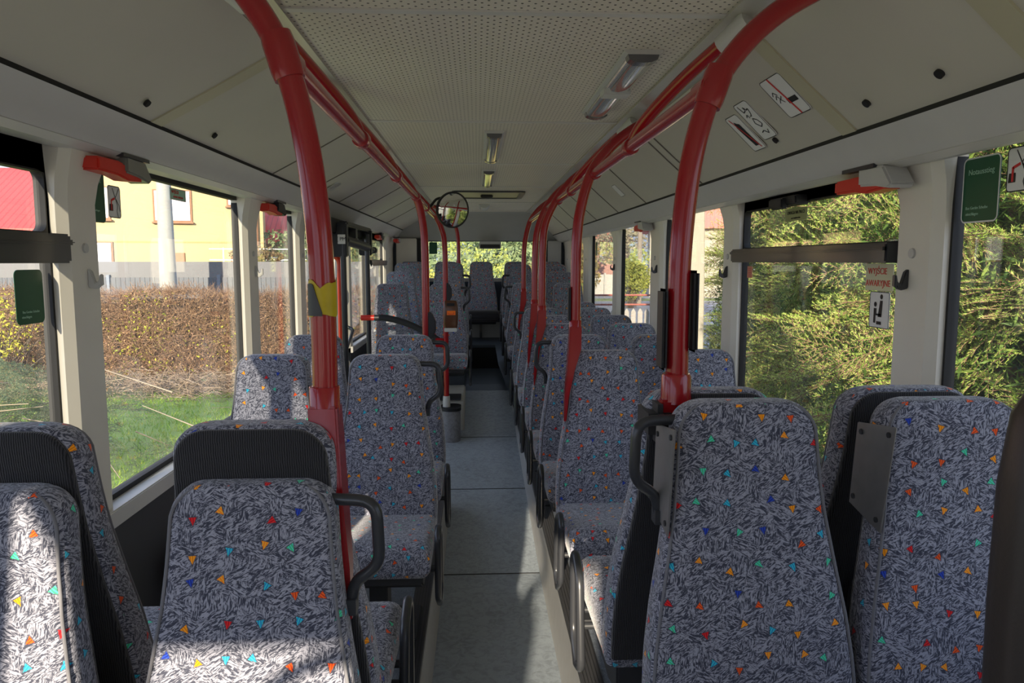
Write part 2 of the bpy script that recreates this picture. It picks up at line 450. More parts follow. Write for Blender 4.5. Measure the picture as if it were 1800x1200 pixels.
# wheel-arch plinths under the back-to-back seats
mb = MB(); mb.box(.44, XR, .95, 2.15, PZ, .42); struct(mb.build('floor', M['podium'], smooth=0, bevel=.01), 'raised plinth under the front right seats')
mb = MB(); mb.box(XL, -.285, 1.36, 2.0, PZ, .42); struct(mb.build('floor', M['podium'], smooth=0, bevel=.01), 'raised plinth under the left seat pair facing away')
# rear platform, steps and boxes
RZ = .72
mb = MB(); mb.box(XL - .04, XR + .04, 9.1, YB, .3, RZ); struct(mb.build('floor', M['platform'], smooth=0, bevel=.006), 'dark raised floor in front of the rear bench')
mb = MB(); mb.box(-.24, .36, 9.085, 9.1, .43, RZ - .03); struct(mb.build('trim_6', M['black'], smooth=0), 'black step riser')
def tub(y0, y1, x0, x1, z, m, name='floor'):
    mb = MB(); mb.box(x0, x1, y0, y1, -.02, z); return struct(mb.build(name, m, smooth=0, bevel=.012))
tub(7.35, 8.15, .36, XR + .04, .48, M['platform']); tub(8.15, 8.85, .36, XR + .04, .59, M['platform']); tub(8.85, 9.1, .36, XR + .04, .68, M['platform'])
tub(6.62, 7.45, XL - .04, -.12, .50, M['boxgrey']); tub(7.45, 8.25, XL - .04, -.13, .60, M['platform']); tub(8.25, 9.1, XL - .04, -.13, .69, M['platform'])
# curved apron beside the right steps
mb = MB(); pl = [(.36, 7.0), (.30, 7.6), (.24, 8.3), (.22, 9.1), (.37, 9.1), (.40, 7.0)]
for (xa, ya), (xb, yb) in zip(pl[:3], pl[1:4]):
    za = .36 + .36 * (ya - 7.0) / 2.1; zb = .36 + .36 * (yb - 7.0) / 2.1
    mb.add([(xa + .09, ya, fz(ya) - .02), (xb + .09, yb, fz(yb) - .02), (xb, yb, zb), (xa, ya, za), (.4, ya, fz(ya) - .02), (.4, yb, fz(yb) - .02), (.4, yb, zb), (.4, ya, za)],
           [(0, 1, 2, 3), (4, 7, 6, 5), (3, 2, 6, 7), (0, 3, 7, 4), (1, 5, 6, 2), (0, 4, 5, 1)])
struct(mb.build('baseboard_right', M['platform'], smooth=30))

# lower side walls
def lowwall(name, x0, x1, spans, z):
    mb = MB()
    for a, b in spans: mb.box(x0, x1, a, b, -.3, z)
    return struct(mb.build(name, M['wallp'], smooth=0))
SL, SR = .965, .985
lowwall('wall_left', -1.26, XL, [(YF, -2.3), (-.75, 5.05), (6.75, YB)], SL)
lowwall('wall_right', XR, 1.33, [(YF, YB)], SR)
# sill strips
mb = MB(); mb.box(-1.2, XL + .02, -.75, 5.05, SL - .045, SL + .012); mb.box(-1.2, XL + .02, 6.75, YB, SL - .045, SL + .012)
struct(mb.build('trim_7', M['alug'], smooth=0, bevel=.004), 'pale left window sill')
mb = MB(); mb.box(XR - .02, 1.27, YF, YB, SR - .045, SR + .012); struct(mb.build('trim_8', M['alug'], smooth=0, bevel=.004), 'pale right window sill')

# header mouldings
HL, HR = 2.078, 2.062
def mould(name, poly, m, y0=YF, y1=YB, smooth=50):
    mb = MB(); mb.prism_y(poly, y0, y1); return struct(mb.build(name, m, smooth=smooth))
mould('trim_9', [(-1.0, 2.165), (-1.025, 2.145), (-1.05, 2.118), (-1.065, 2.095), (-1.08, 2.080), (-1.08, 2.14), (-1.03, 2.164)], M['alug'])
mould('trim_10', [(-1.082, 2.078), (-1.11, 2.064), (-1.15, 2.060), (-1.26, 2.085), (-1.26, 2.66), (-1.082, 2.66)], M['alug'], smooth=20)
mould('trim_11', [(1.05, 2.098), (1.075, 2.080), (1.10, 2.052), (1.115, 2.030), (1.13, 2.020), (1.13, 2.08), (1.08, 2.097)], M['alug'])
mould('trim_12', [(1.132, 2.018), (1.17, 2.008), (1.21, 2.012), (1.33, 2.07), (1.33, 2.66), (1.132, 2.66)], M['alug'], smooth=20)
# cove panels (slightly hollow) with dark shadow gap below
CLp = [(-.61, 2.392), (-.80, 2.285), (-1.0, 2.178)]
CRp = [(.765, 2.362), (.91, 2.232), (1.05, 2.110)]
def cove(name, pts, sgn):
    o = []
    for (x, z) in pts: o.append((x, z))
    for (x, z) in reversed(pts): o.append((x + sgn * .03, z + .03))
    return mould(name, o, M['cove'])
def panel_seams(side, ys, pts, w, m, n0):
    for i, y in enumerate(ys):
        mb = MB()
        o = [(x - side * .0035, z - .0035) for x, z in pts] + [(x + side * .01, z + .01) for x, z in reversed(pts)]
        mb.prism_y(o, y - w / 2, y + w / 2)
        struct(mb.build('trim_%d' % (n0 + i), m, smooth=0))
cove('ceiling', CLp, -1); cove('ceiling', CRp, 1)
panel_seams(-1, (.35, 2.42), CLp, .075, M['strip'], 20)
panel_seams(1, (1.35, 2.08), CRp, .075, M['strip'], 24)
panel_seams(-1, (3.75, 4.6, 5.5, 6.4, 7.4, 8.4), CLp, .005, M['seam'], 30)
panel_seams(1, (3.45, 3.56, 4.6, 5.5, 6.5, 7.5, 8.5), CRp, .005, M['seam'], 40)
mould('trim_13', [(-1.0, 2.178), (-1.003, 2.163), (-1.04, 2.163), (-1.04, 2.20)], M['gap'], smooth=0)
mould('trim_14', [(1.05, 2.110), (1.053, 2.096), (1.09, 2.096), (1.09, 2.135)], M['gap'], smooth=0)
# ceiling: perforated panels, cross strips and side channel
CZ = 2.40
mb = MB(); mb.box(-.50, .665, YF, YB, CZ, CZ + .02); struct(mb.build('ceiling', M['ceil'], smooth=0), 'perforated beige ceiling panels')
for i, y in enumerate((.5, 2.02, 3.55, 5.05, 6.6, 8.3)):
    mb = MB(); mb.box(-.50, .665, y - .014, y + .014, CZ - .005, CZ + .001); struct(mb.build('trim_%d' % (50 + i), M['alug'], smooth=0))
mould('trim_15', [(-.495, 2.388), (-.50, 2.41), (-.62, 2.42), (-.62, 2.394), (-.575, 2.402), (-.55, 2.392)], M['alu'], smooth=30)
mould('trim_16', [(.66, 2.388), (.665, 2.41), (.78, 2.40), (.78, 2.362), (.74, 2.378), (.71, 2.388)], M['alu'], smooth=30)
# outer roof
mb = MB(); mb.box(-1.26, 1.33, YF, YB + .1, 2.60, 2.66); struct(mb.build('ceiling', M['white'], smooth=0), 'outer roof skin')

# pillars
def pillar(side, y0, y1, name, wide_top=True):
    mb = MB()
    xi = XL if side < 0 else XR; xo = GL - .012 if side < 0 else GR + .012
    h = HL if side < 0 else HR; s0 = SL if side < 0 else SR; sg = -side
    rings = []
    for z, gr, dx in ((s0, 0, 0), (h - .16, 0, 0), (h - .10, .012, .006), (h - .04, .03, .02), (h + .02, .045, .035)):
        a, b = y0 - gr * .3, y1 + gr; xin = xi + sg * dx; ch = .03
        rings.append([(xo, a, z), (xin - sg * .02, a, z), (xin, a + ch, z), (xin, b - ch, z), (xin - sg * .02, b, z), (xo, b, z)])
    mb.loft(rings)
    o = struct(mb.build(name, M['cream'], smooth=30))
    # slotted screw cap
    mb = MB(); xx = xi
    mb.prism_x([(y0 + (y1 - y0) * .5 + .014 * math.cos(a), h - .29 + .014 * math.sin(a)) for a in np.linspace(0, 2 * pi, 14)[:-1]], xx, xx + sg * .006)
    mb.build('screw_cap', M['cool'], o, smooth=30)
    return o
Lp = [(-.85, -.70), (.62, .82), (2.14, 2.35), (3.79, 4.0), (4.88, 5.08), (6.72, 6.90), (7.95, 8.10), (9.45, YB)]
Rp = [(-1.2, -1.0), (.28, .48), (1.925, 2.135), (3.47, 3.66), (4.89, 5.2), (6.40, 6.65), (8.05, 8.5), (9.6, YB)]
for i, (a, b) in enumerate(Lp): pillar(-1, a, b, 'trim_%d' % (60 + i))
for i, (a, b) in enumerate(Rp): pillar(1, a, b, 'trim_%d' % (70 + i))

# windows: a black rubber frame, one pane each, vent bar where the photo shows one
def window(n, side, y0, y1, vent=None, frame=.02):
    g = GL if side < 0 else GR; s0 = (SL if side < 0 else SR) + .01; h = HL if side < 0 else HR + 0
    xin = g + (.018 if side < 0 else -.018)
    xa, xb = min(g - .012, xin), max(g + .012, xin)
    root = bpy.data.objects.new('window_%d' % n, None); COL.objects.link(root); root.location = (g, (y0 + y1) / 2, s0); struct(root)
    def L(mb, nm, m, **k):
        o = mb.build(nm, m, root, **k); o.location = -Vector(root.location); return o
    mb = MB(); f = frame
    fs_ = .009
    mb.box(xa, xb, y0, y0 + fs_, s0, h); mb.box(xa, xb, y1 - fs_, y1, s0, h)
    mb.box(xa, xb, y0, y1, s0, s0 + f); mb.box(xa, xb, y0, y1, h - (.085 if vent else f * 1.4), h)
    if vent:
        zb, zt = vent; ff = .05
        # rounded vent opening frame
        inner = rrect2(y0 + .014, y1 - .014, zt + .006, h - .08, .028, 5); outer = [(max(y0, min(y1, y0 + (y1 - y0) * .5 + (p[0] - (y0 + y1) / 2) * 5)), max(zt, min(h, (zt + h) / 2 + (p[1] - (zt + h) / 2) * 9))) for p in inner]
        k = len(inner)
        for xx in (xa,):
            vs = [(xa, *p) for p in inner] + [(xb, *p) for p in inner] + [(xa, *p) for p in outer] + [(xb, *p) for p in outer]
            fs = []
            for i in range(k):
                j = (i + 1) % k
                fs += [(i, j, k + j, k + i), (2 * k + i, 2 * k + j, j, i), (k + i, k + j, 3 * k + j, 3 * k + i)]
            mb.add(vs, fs)
    L(mb, 'window_frame', M['black'], smooth=30)
    if vent:
        zb, zt = vent; b = MB(); sg = 1 if side < 0 else -1
        x2 = g + sg * .075
        b.box(min(xin, x2), max(xin, x2), y0 - .0, y1 + .0, zb, zt)
        b.box(min(g, x2 + sg * .012), max(g, x2 + sg * .012), y0, y1, zb + (zt - zb) * .62, zb + (zt - zb) * .80)
        L(b, 'vent_rail', M['tube'], smooth=0, bevel=.006)
    mb = MB(); mb.box(g - .003, g + .003, y0 + .004, y1 - .004, s0 + .004, h - .004); L(mb, 'pane', M['glass'], smooth=0)
    return root
window(1, -1, -.70, .62); window(2, -1, .82, 2.14, vent=(1.745, 1.825)); window(3, -1, 2.35, 3.79); window(4, -1, 4.0, 4.88)
window(5, -1, 6.90, 7.95); window(6, -1, 8.10, 9.45, vent=(1.70, 1.76))
window(7, 1, -1.0, .28); window(8, 1, .48, 1.925); window(9, 1, 2.135, 3.47, vent=(1.745, 1.805)); window(10, 1, 3.66, 4.89)
window(11, 1, 5.2, 6.40); window(12, 1, 6.65, 8.05); window(13, 1, 8.5, 9.6)

# front end behind the viewer: dashboard wall, windscreen frame and cab partition (they shade the sun)
mb = MB()
mb.box(-1.26, 1.33, YF - .08, YF, -.3, .95); mb.box(-1.26, 1.33, YF - .08, YF, 2.07, 2.66)
mb.box(-1.26, -1.2, YF - .08, YF, .95, 2.1); mb.box(1.12, 1.33, YF - .08, YF, .95, 2.1)
struct(mb.build('wall_front', M['wallp'], smooth=0))
mb = MB(); mb.box(-.10, 1.22, -.80, -.76, 0, 1.95); struct(mb.build('wall_front', M['cream'], smooth=0), 'unseen cab partition, widened to block the sun')  # out of view; width set to keep sun off the right-hand seats
mb = MB(); mb.box(-1.05, -.55, -.72, -.68, PZ, 1.20); struct(mb.build('wall_front', M['cream'], smooth=0), 'low screen behind the front door')
mb = MB(); mb.box(-.95, -.60, -2.1, -1.9, 0, 1.45); mb.tube([(-.72 + .2 * math.cos(a), -1.75 + .05 * math.sin(a), 1.62 + .2 * math.sin(a)) for a in np.linspace(0, 2 * pi, 25)[:-1]], .016, 8, closed=True)  # unseen block and ring, added only to cast shadows on the aisle floor
struct(mb.build('wall_front', M['wallp'], smooth=0), 'unseen block and ring added to shape the sun patches')
# rear wall
mb = MB()
mb.box(-1.26, 1.33, YB, YB + .08, -.3, 1.50); mb.box(-1.26, -.70, YB, YB + .08, 1.50, 2.66); mb.box(.83, 1.33, YB, YB + .08, 1.50, 2.66); mb.box(-.70, .83, YB, YB + .08, 2.02, 2.66)
struct(mb.build('wall_rear', M['platform'], smooth=0))
mb = MB(); mb.prism_x([(9.95, 2.40), (10.0, 2.385), (10.345, 2.03), (10.345, 2.40)], -1.1, 1.17); struct(mb.build('wall_rear', plain('grey_rear_header', (.36, .36, .34), .5), smooth=0), 'sloping grey header over the rear window')
mb = MB(); mb.box(-1.1, -.82, 10.25, 10.345, .7, 2.06); struct(mb.build('trim_80', M['cream'], smooth=0, bevel=.01))
mb = MB(); mb.box(-.815, -.70, 10.27, 10.345, .7, 2.06); struct(mb.build('trim_81', M['black'], smooth=0))
mb = MB(); mb.box(.98, 1.17, 10.25, 10.345, .7, 2.03); struct(mb.build('trim_82', M['cool'], smooth=0, bevel=.01))
mb = MB(); mb.box(.84, .975, 10.27, 10.345, .7, 2.03); struct(mb.build('trim_83', M['black'], smooth=0))
mb = MB(); mb.box(-1.0, 1.1, 10.20, 10.30, 1.47, 1.52); struct(mb.build('trim_84', M['alug'], smooth=0, bevel=.006), 'pale rear window ledge')
mb = MB(); mb.box(-.70, .83, YB + .02, YB + .026, 1.5, 2.02); struct(mb.build('window_14', M['glass'], smooth=0))
mb = MB(); mb.box(-1.1, 1.17, 10.02, 10.06, RZ, 1.08); struct(mb.build('wall_rear', plain('pale_bench_front', (.36, .37, .35), .5, vary=.15, scale=4), smooth=0), 'pale panel under the rear bench')
mb = MB(); mb.box(-1.1, 1.17, 10.005, 10.02, .93, .985); mb.box(.035, .065, 9.99, 10.02, RZ, 1.08); struct(mb.build('trim_85', M['tube'], smooth=0))

# middle door (left): two glazed leaves in black frames
d = bpy.data.objects.new('door_1', None); COL.objects.link(d); struct(d); d.location = (-1.2, 5.9, .0)
def dpart(mb, nm, m, **k):
    o = mb.build(nm, m, d, **k); o.location = -Vector(d.location); return o
for a, b in ((5.08, 5.88), (5.92, 6.72)):
    mb = MB()
    mb.box(-1.225, -1.185, a, a + .055, .05, 2.05); mb.box(-1.225, -1.185, b - .055, b, .05, 2.05)
    mb.box(-1.225, -1.185, a, b, .05, .20); mb.box(-1.225, -1.185, a, b, 1.98, 2.05); mb.box(-1.225, -1.185, a, b, .94, .98)
    dpart(mb, 'leaf', M['black'], smooth=0, bevel=.004)
    mb = MB(); mb.box(-1.207, -1.203, a + .05, b - .05, .2, 1.98); dpart(mb, 'door_glass', M['glass'], smooth=0)
    mb = MB(); mb.tube(fillet([(-1.185, a + .1, .9), (-1.10, a + .1, .93), (-1.10, b - .1, 1.15), (-1.185, b - .1, 1.18)], .05), .014); dpart(mb, 'grip_bar', M['tube'])
mb = MB(); mb.box(-1.19, -1.165, 5.30, 5.36, .1, 2.0); mb.box(-1.19, -1.165, 6.25, 6.31, .1, 2.0); dpart(mb, 'door_edge', M['alu'], smooth=0)
# ================================================================== SEATS
H = 1.04
def back_w(z):
    return float(np.interp(z, [.30, .42, .52, .62, .72, .82, .90, 1.04], [.212, .216, .211, .198, .180, .164, .156, .147]))
def back_y(z): return .10 * (z - .36) / .68
def ring(w, yf, yb, z, r=.028, n=4):
    r = min(r, (yb - yf) * .48, w * .9)
    return [(x, y, z) for x, y in rrect2(-w, w, yf, yb, r, n)]
def backrest_mesh():
    rings = []
    rings.append(ring(.19, back_y(.33) + .02, back_y(.33) + .075, .325))
    for z in list(np.linspace(.335, .70, 10)) + [.712, .72, .728] + list(np.linspace(.74, H - .062, 8)):
        c = .012 * (1 if z < .6 else max(0, 1 - (z - .6) / .25))
        g = .004 if abs(z - .72) < .003 else 0
        rings.append(ring(back_w(z), back_y(z) - c + g, back_y(z) + .092 - .012 * (z - .36), z))
    w0 = back_w(H - .06)
    for a in np.linspace(0.15, pi / 2, 9):
        z = H - .062 + .062 * math.sin(a); w = w0 - .062 * (1 - math.cos(a))
        t = .020 * (1 - math.cos(a)) ** 1.5
        rings.append(ring(w, back_y(z) + t, back_y(z) + .084 - t, z))
    mb = MB(); mb.loft(rings); return mb.mesh('backrest', M['fabric'], smooth=60)
def back_panel_mesh(drop=0):
    rings = []
    for z in np.linspace(.36, .972, 10):
        yb = back_y(z) + .092 - .012 * (z - .36); w = back_w(z) - .009
        rings.append(ring(w, yb - .02, yb + .007, z, .01))
    w0 = back_w(.972) - .009
    for a in np.linspace(.2, pi / 2, 8):
        z = .972 + .062 * math.sin(a); w = w0 - .062 * (1 - math.cos(a)); yb = back_y(z) + .092 - .012 * (z - .36)
        rings.append(ring(w, yb - .02, yb + .007 - .006 * (1 - math.cos(a)), z, .01))
    mb = MB(); mb.loft(rings); return mb.mesh('back_panel', M['velvet'], smooth=50)
def piping_mesh():
    pts = []
    zs = list(np.linspace(.38, H - .062, 16))
    for z in zs: pts.append((back_w(z) - .008, back_y(z) - .0 - .012 * (1 if z < .6 else max(0, 1 - (z - .6) / .25)) + .006, z))
    w0 = back_w(H - .06)
    for a in np.linspace(.2, pi / 2, 7):
        z = H - .066 + .062 * math.sin(a); w = w0 - .008 - .062 * (1 - math.cos(a)); pts.append((w, back_y(z) + .022 * (1 - math.cos(a)) ** 1.5 + .004, z))
    pts = pts + [(-x, y, z) for x, y, z in reversed(pts)]
    mb = MB(); mb.tube(pts, .0034, 6); return mb.mesh('piping', M['piping'], smooth=60)
def cushion_mesh(mat, w=.214, d=.45):
    rings = []
    n = 9
    # profile along depth: y from back to front
    prof = [(.03, .325, .385), (-.02, .320, .398), (-.10, .316, .402), (-.20, .312, .408), (-.30, .308, .418), (-.36, .306, .424), (-.40, .308, .420), (-.428, .316, .406), (-.442, .332, .385), (-.444, .345, .370)]
    for y, z0, z1 in prof:
        y = y * d / .45
        r = min(.035, (z1 - z0) * .45)
        rings.append([(x, y, z) for x, z in rrect2(-w, w, z0 - .01, z1, r, 4)])
    mb = MB(); mb.loft(rings); return mb.mesh('cushion', mat, smooth=60)
def pan_mesh():
    mb = MB()
    mb.prism_x([(.06, .35), (.06, .25), (-.05, .22), (-.34, .235), (-.40, .27), (-.40, .305), (-.1, .31)], -.185, .185)
    mb.prism_x([(.085, .34), (.17, .60), (.16, .62), (.04, .40), (.02, .25), (.09, .25)], -.10, .10)
    return mb.mesh('seat_pan', M['seatbase'], smooth=30, bevel=.006)
def pedestal_mesh(h=.24):
    mb = MB()
    mb.box(-.035, .035, -.22, -.10, .012, h + .02); mb.box(-.15, .15, -.30, -.02, 0, .014); mb.box(-.16, .16, -.28, -.05, h - .01, h + .015)
    return mb.mesh('pedestal', M['seatbase'], smooth=30, bevel=.004)
def grab_mesh(s):
    mb = MB(); w = .16
    z0, z1 = .845, 1.0
    y = back_y(.92) + .05
    pts = fillet([(s * .12, y + .01, z1), (s * (w + .065), y - .01, z1), (s * (w + .07), y - .01, z0 + .03), (s * (w + .02), y, z0 - .005), (s * (w + .012), y, z0 - .05)], .035)
    mb.tube(pts, .0115, 12)
    mb.box(s * (w + .012) - .012, s * (w + .012) + .012, y - .018, y + .018, z0 - .065, z0 - .035)
    return mb.mesh('grab_handle', M['tube'], smooth=50)
def loop_mesh(s):
    mb = MB(); x = s * .238
    pts = fillet([(x, -.27, .14), (x, -.36, .20), (x, -.37, .43), (x, -.33, .46), (x, -.24, .42), (x, -.19, .17), (x, -.27, .14)], .03, 4)
    mb.tube(pts[:-1], .0125, 10, closed=True)
    mb.tube([(s * .15, -.25, .27), (x, -.25, .27)], .011, 8); mb.tube([(s * .15, -.31, .29), (x, -.31, .29)], .011, 8)
    return mb.mesh('side_loop', M['tube'], smooth=50)
def plate_mesh(s):
    mb = MB(); x = s * .172
    vs = [(.02, 1.005), (.165, .985), (.185, .80), (.055, .775)]
    pl = [(p.x, p.y) for p in [Vector((a, b)) for a, b in vs]]
    mb.prism_x(pl, x - .002, x + .002)
    return mb.mesh('joining_plate', M['steel'], smooth=0, bevel=.0015)
def screws_mesh(s):
    x = s * .1745; out = []
    for y, z in ((.04, .985), (.145, .968), (.165, .82), (.07, .80)):
        mb = MB(); mb.prism_x([(y + .006 * math.cos(a), z + .006 * math.sin(a)) for a in np.linspace(0, 2 * pi, 10)[:-1]], x - .003, x + .003); out.append(mb.mesh('screw', M['tube'], smooth=30))
    return out
ME = dict(back=backrest_mesh(), panel=back_panel_mesh(), pipe=piping_mesh(), cush=cushion_mesh(M['fabric']), cushv=cushion_mesh(M['velvet'], .222, .46), pan=pan_mesh(), ped=pedestal_mesh(),
          grabL=grab_mesh(-1), grabR=grab_mesh(1), loopL=loop_mesh(-1), loopR=loop_mesh(1), plateL=plate_mesh(-1), screwL=screws_mesh(-1))
SEATS = []
def seat(label, group, x, yt, ztop, aisle=0, rot=False, handle=False, loop=True, plate=False, rear=False):
    """yt: world y of the backrest's top front edge, ztop: world height of the top; aisle: -1/+1 world side of the aisle"""
    z0 = ztop - H
    y0 = yt + .10 if rot else yt - .10
    t = thing('bus_seat', label, 'seat', (x, y0, z0), pi if rot else 0, group)
    s = aisle * (-1 if rot else 1)
    link('backrest', ME['back'], t); link('back_panel', ME['panel'], t); link('piping', ME['pipe'], t)
    link('cushion', ME['cushv' if rear else 'cush'], t); link('seat_pan', ME['pan'], t)
    if not rear: link('pedestal', ME['ped'], t)
    if s and loop and not rear: link('side_loop', ME['loopL' if s < 0 else 'loopR'], t)
    if handle: link('grab_handle', ME['grabL' if s < 0 else 'grabR'], t)
    if plate:
        p = link('joining_plate', ME['plateL'], t); p['label'] = 'scuffed steel plate joining two seat backs'
        for q in ME['screwL']: link('screw', q, p)
    SEATS.append(t); return t
G1 = 'patterned seats left of the aisle'; G2 = 'patterned seats right of the aisle'; G3 = 'seats of the rear bench'
# left of the aisle
seat('nearest patterned seat left of the aisle, sunlit low and with a black grab handle', G1, -.415, 1.33, 1.345, 1, handle=True)
seat('patterned window seat in the lower left corner, beside the nearest left aisle seat', G1, -.885, 1.30, 1.345)
seat('black-backed aisle seat facing away, carrying the yellow-taped red pole', G1, -.425, 1.45, 1.445, 1, rot=True)
seat('black-backed window seat facing away, cut by the left edge of the frame', G1, -.895, 1.45, 1.445)
SEATS[-1].rotation_euler.z = pi; SEATS[-1].location.y = 1.55
seat('patterned aisle seat left of the aisle, facing the seat with the yellow-taped pole', G1, -.385, 3.07, 1.36, 1, handle=True)
seat('patterned left window seat striped by sun and shade, facing the black-backed pair', G1, -.855, 3.09, 1.36)
seat('patterned aisle seat just before the middle door, half hidden by another seat', G1, -.385, 3.90, 1.36, 1, handle=True)
seat('bright sunlit window seat just in front of the middle door, behind the taped pole', G1, -.865, 3.92, 1.36)
seat('patterned aisle seat behind the ticket validator', G1, -.30, 7.0, 1.54, 1, handle=True)
seat('patterned window seat behind the curved glass screen, striped by the sun', G1, -.80, 7.0, 1.54)
seat('second left aisle seat behind the validator, partly hidden by the slim red pole', G1, -.30, 7.85, 1.64, 1, handle=True)
seat('second left window seat behind the glass screen, one row before the last', G1, -.80, 7.85, 1.64)
seat('last forward left aisle seat before the rear bench, holding the shortest red pole', G1, -.31, 8.75, 1.73, 1)
seat('last forward left window seat, beside the cream rear corner pillar', G1, -.81, 8.75, 1.73)
# right of the aisle
seat('nearest big patterned seat right of the aisle, with grab handle and steel plate', G2, .555, 1.47, 1.46, -1, handle=True, plate=True)
seat('bluish patterned window seat at the right edge, with a steel plate on its left side', G2, .995, 1.47, 1.46, plate=True)
seat('aisle seat facing away behind the nearest right seat, holding the thick red pole', G2, .53, 1.70, 1.46, -1, rot=True)
seat('window seat facing away, its top showing behind the seat at the right edge', G2, .995, 1.70, 1.46, 0, rot=True)
seat('patterned right aisle seat facing the thick-poled pair, second red pole at its corner', G2, .555, 3.18, 1.36, -1)
seat('patterned right window seat behind the thick red pole', G2, .985, 3.18, 1.36)
ord_ = ['second', 'third', 'fourth', 'fifth', 'sixth', 'seventh', 'eighth', 'ninth']
rows = [(3.87, 1.36, True, 'with a black grab handle'), (4.58, 1.36, False, 'with the third red pole'), (5.30, 1.36, False, 'with the fourth red pole'), (6.15, 1.36, True, 'with a black grab handle'),
        (6.95, 1.365, False, 'with the rearmost right pole'), (7.72, 1.525, True, 'first of the raised rear rows'), (8.42, 1.63, True, 'on the middle raised row'), (9.12, 1.71, False, 'directly before the rear bench')]
for k, (y, z, hd, ex) in enumerate(rows):
    xa, xw = (.54, .975) if k < 5 else (.52, .955)
    seat('right aisle seat, %s in line from the pole-cornered one, %s' % (ord_[k], ex), G2, xa, y, z, -1, handle=hd)
    seat('right window seat, %s row counted from the pole-cornered seat' % ['second', 'third', 'fourth', 'fifth', 'sixth', 'seventh', 'eighth', 'ninth'][k], G2, xw, y, z)
# rear bench
for x, lb in ((-.87, 'leftmost seat of the rear bench, beside the cream pillar'), (-.405, 'rear bench seat left of the middle one, below the rear window'), (.06, 'middle seat of the rear bench at the end of the aisle'),
              (.525, 'rear bench seat right of the middle one, behind the raised rows'), (.985, 'rightmost seat of the rear bench, in the right rear corner')):
    seat(lb, G3, x, 9.98, 1.745, rear=True)
# dark padded seat at the right edge, close to the viewer
t = thing('padded_seat_back', 'dark leatherette seat back at the far right edge, out of focus and close', 'seat', (.905, .84, PZ))
rings = []
for z, w, yo in ((.25, .24, -.02), (.5, .262, 0), (.8, .262, .0), (1.0, .258, .01), (1.15, .252, .015), (1.24, .24, .02), (1.285, .22, .02), (1.31, .18, .02)):
    th = .05 if z < 1.2 else (.045 if z < 1.27 else .025)
    rings.append([(x, y, z) for x, y in rrect2(-w, w, yo - th, yo + th, min(.04, th * .9), 5)])
mb = MB(); mb.loft(rings); mb.build('backrest', M['leather'], t, smooth=60)
rings = [[(x, y, z) for x, z in rrect2(-.24, .24, .30, .42, .04, 4)] for y in ()]
mb = MB(); mb.box(-.23, .23, -.45, .05, .26, .38); mb.build('cushion', M['leather'], t, bevel=.03)
mb = MB(); mb.box(-.05, .05, -.28, -.12, 0, .27); mb.build('pedestal', M['seatbase'], t, bevel=.01)

# ================================================================== HANDRAILS
def pole(label, base, path, r, parts=(), group='red handrail poles', name='handrail_pole'):
    t = thing(name, label, 'pole', base, 0, group)
    o = Vector(base)
    mb = MB(); mb.tube([Vector(p) - o for p in path], r, 18); mb.build('pole', M['red'], t, smooth=60)
    return t
def ring_tube(mb, c, ax, r, l):
    c = Vector(c); ax = Vector(ax).normalized(); mb.tube([c - ax * l / 2, c - ax * l * .3, c + ax * l * .3, c + ax * l / 2], [r * .93, r, r, r * .93], 16)
def foot(t, base, sgn, y_dir=-1, drop=.34, big=1.0):
    """cast socket at the pole's foot and tapered strap running down the seat flank"""
    mb = MB(); b = 1.0 * big
    mb.tube([(0, 0, .11 * b), (0, 0, .105 * b), (0, 0, .01), (0, 0, -.03)], [.026 * b, .030 * b, .030 * b, .029 * b], 16)
    rings = []
    for k, (dz, dx, dy, w, th) in enumerate(((.07, 0, 0, .030, .028), (-.03, .004, -.005, .034, .030), (-.12, .025, -.02, .036, .018), (-drop * .7, .048, -.05, .024, .010), (-drop, .056, -.07, .010, .006))):
        c = Vector((sgn * dx * .9, y_dir * -dy * -1.0, dz))
        rings.append([(c.x + sx * th * b, c.y + sy * w * b, c.z) for sx, sy in ((-1, -1), (1, -1), (1, 1), (-1, 1))])
    mb.loft(rings)
    mb.build('pole_foot', M['red'], t, smooth=40, bevel=.004)
def stop_button(t, z, x=.0, y=-.02, m='plastic', sgn=1):
    mb = MB()
    mb.prism_x([(y - .022, z - .085), (y + .03, z - .085), (y + .03, z + .085), (y - .022, z + .085)], x, x + .02 * sgn)
    mb.prism_y([(x, z - .085), (x + sgn * .028, z - .07), (x + sgn * .045, z - .03), (x + sgn * .045, z + .03), (x + sgn * .028, z + .07), (x, z + .085)], y - .025, y + .03)
    return mb.build('stop_button', M[m], t, smooth=20, bevel=.004)
RLx, RLz, RRx, RRz = -.36, 2.13, .505, 2.122
PR = .0245
# left near pole
b = (-.30, 1.45, 1.40)
t = pole('thick near left red pole with yellow tape, rising from the black-backed aisle seat', b,
         smoothpath([(-.30, 1.45, 1.38), (-.298, 1.45, 1.60), (-.302, 1.45, 1.80), (-.322, 1.45, 1.98), (-.36, 1.45, 2.13), (-.415, 1.45, 2.23), (-.49, 1.45, 2.315), (-.575, 1.45, 2.385)]), PR)
mb = MB(); ring_tube(mb, (-.06, 0, .73), (-.3, 0, 1), .031, .085); mb.tube([(-.06, -.01, .73), (-.06, .07, .73)], .0275, 14); mb.build('clamp', M['red'], t)
foot(t, b, 1, 1)
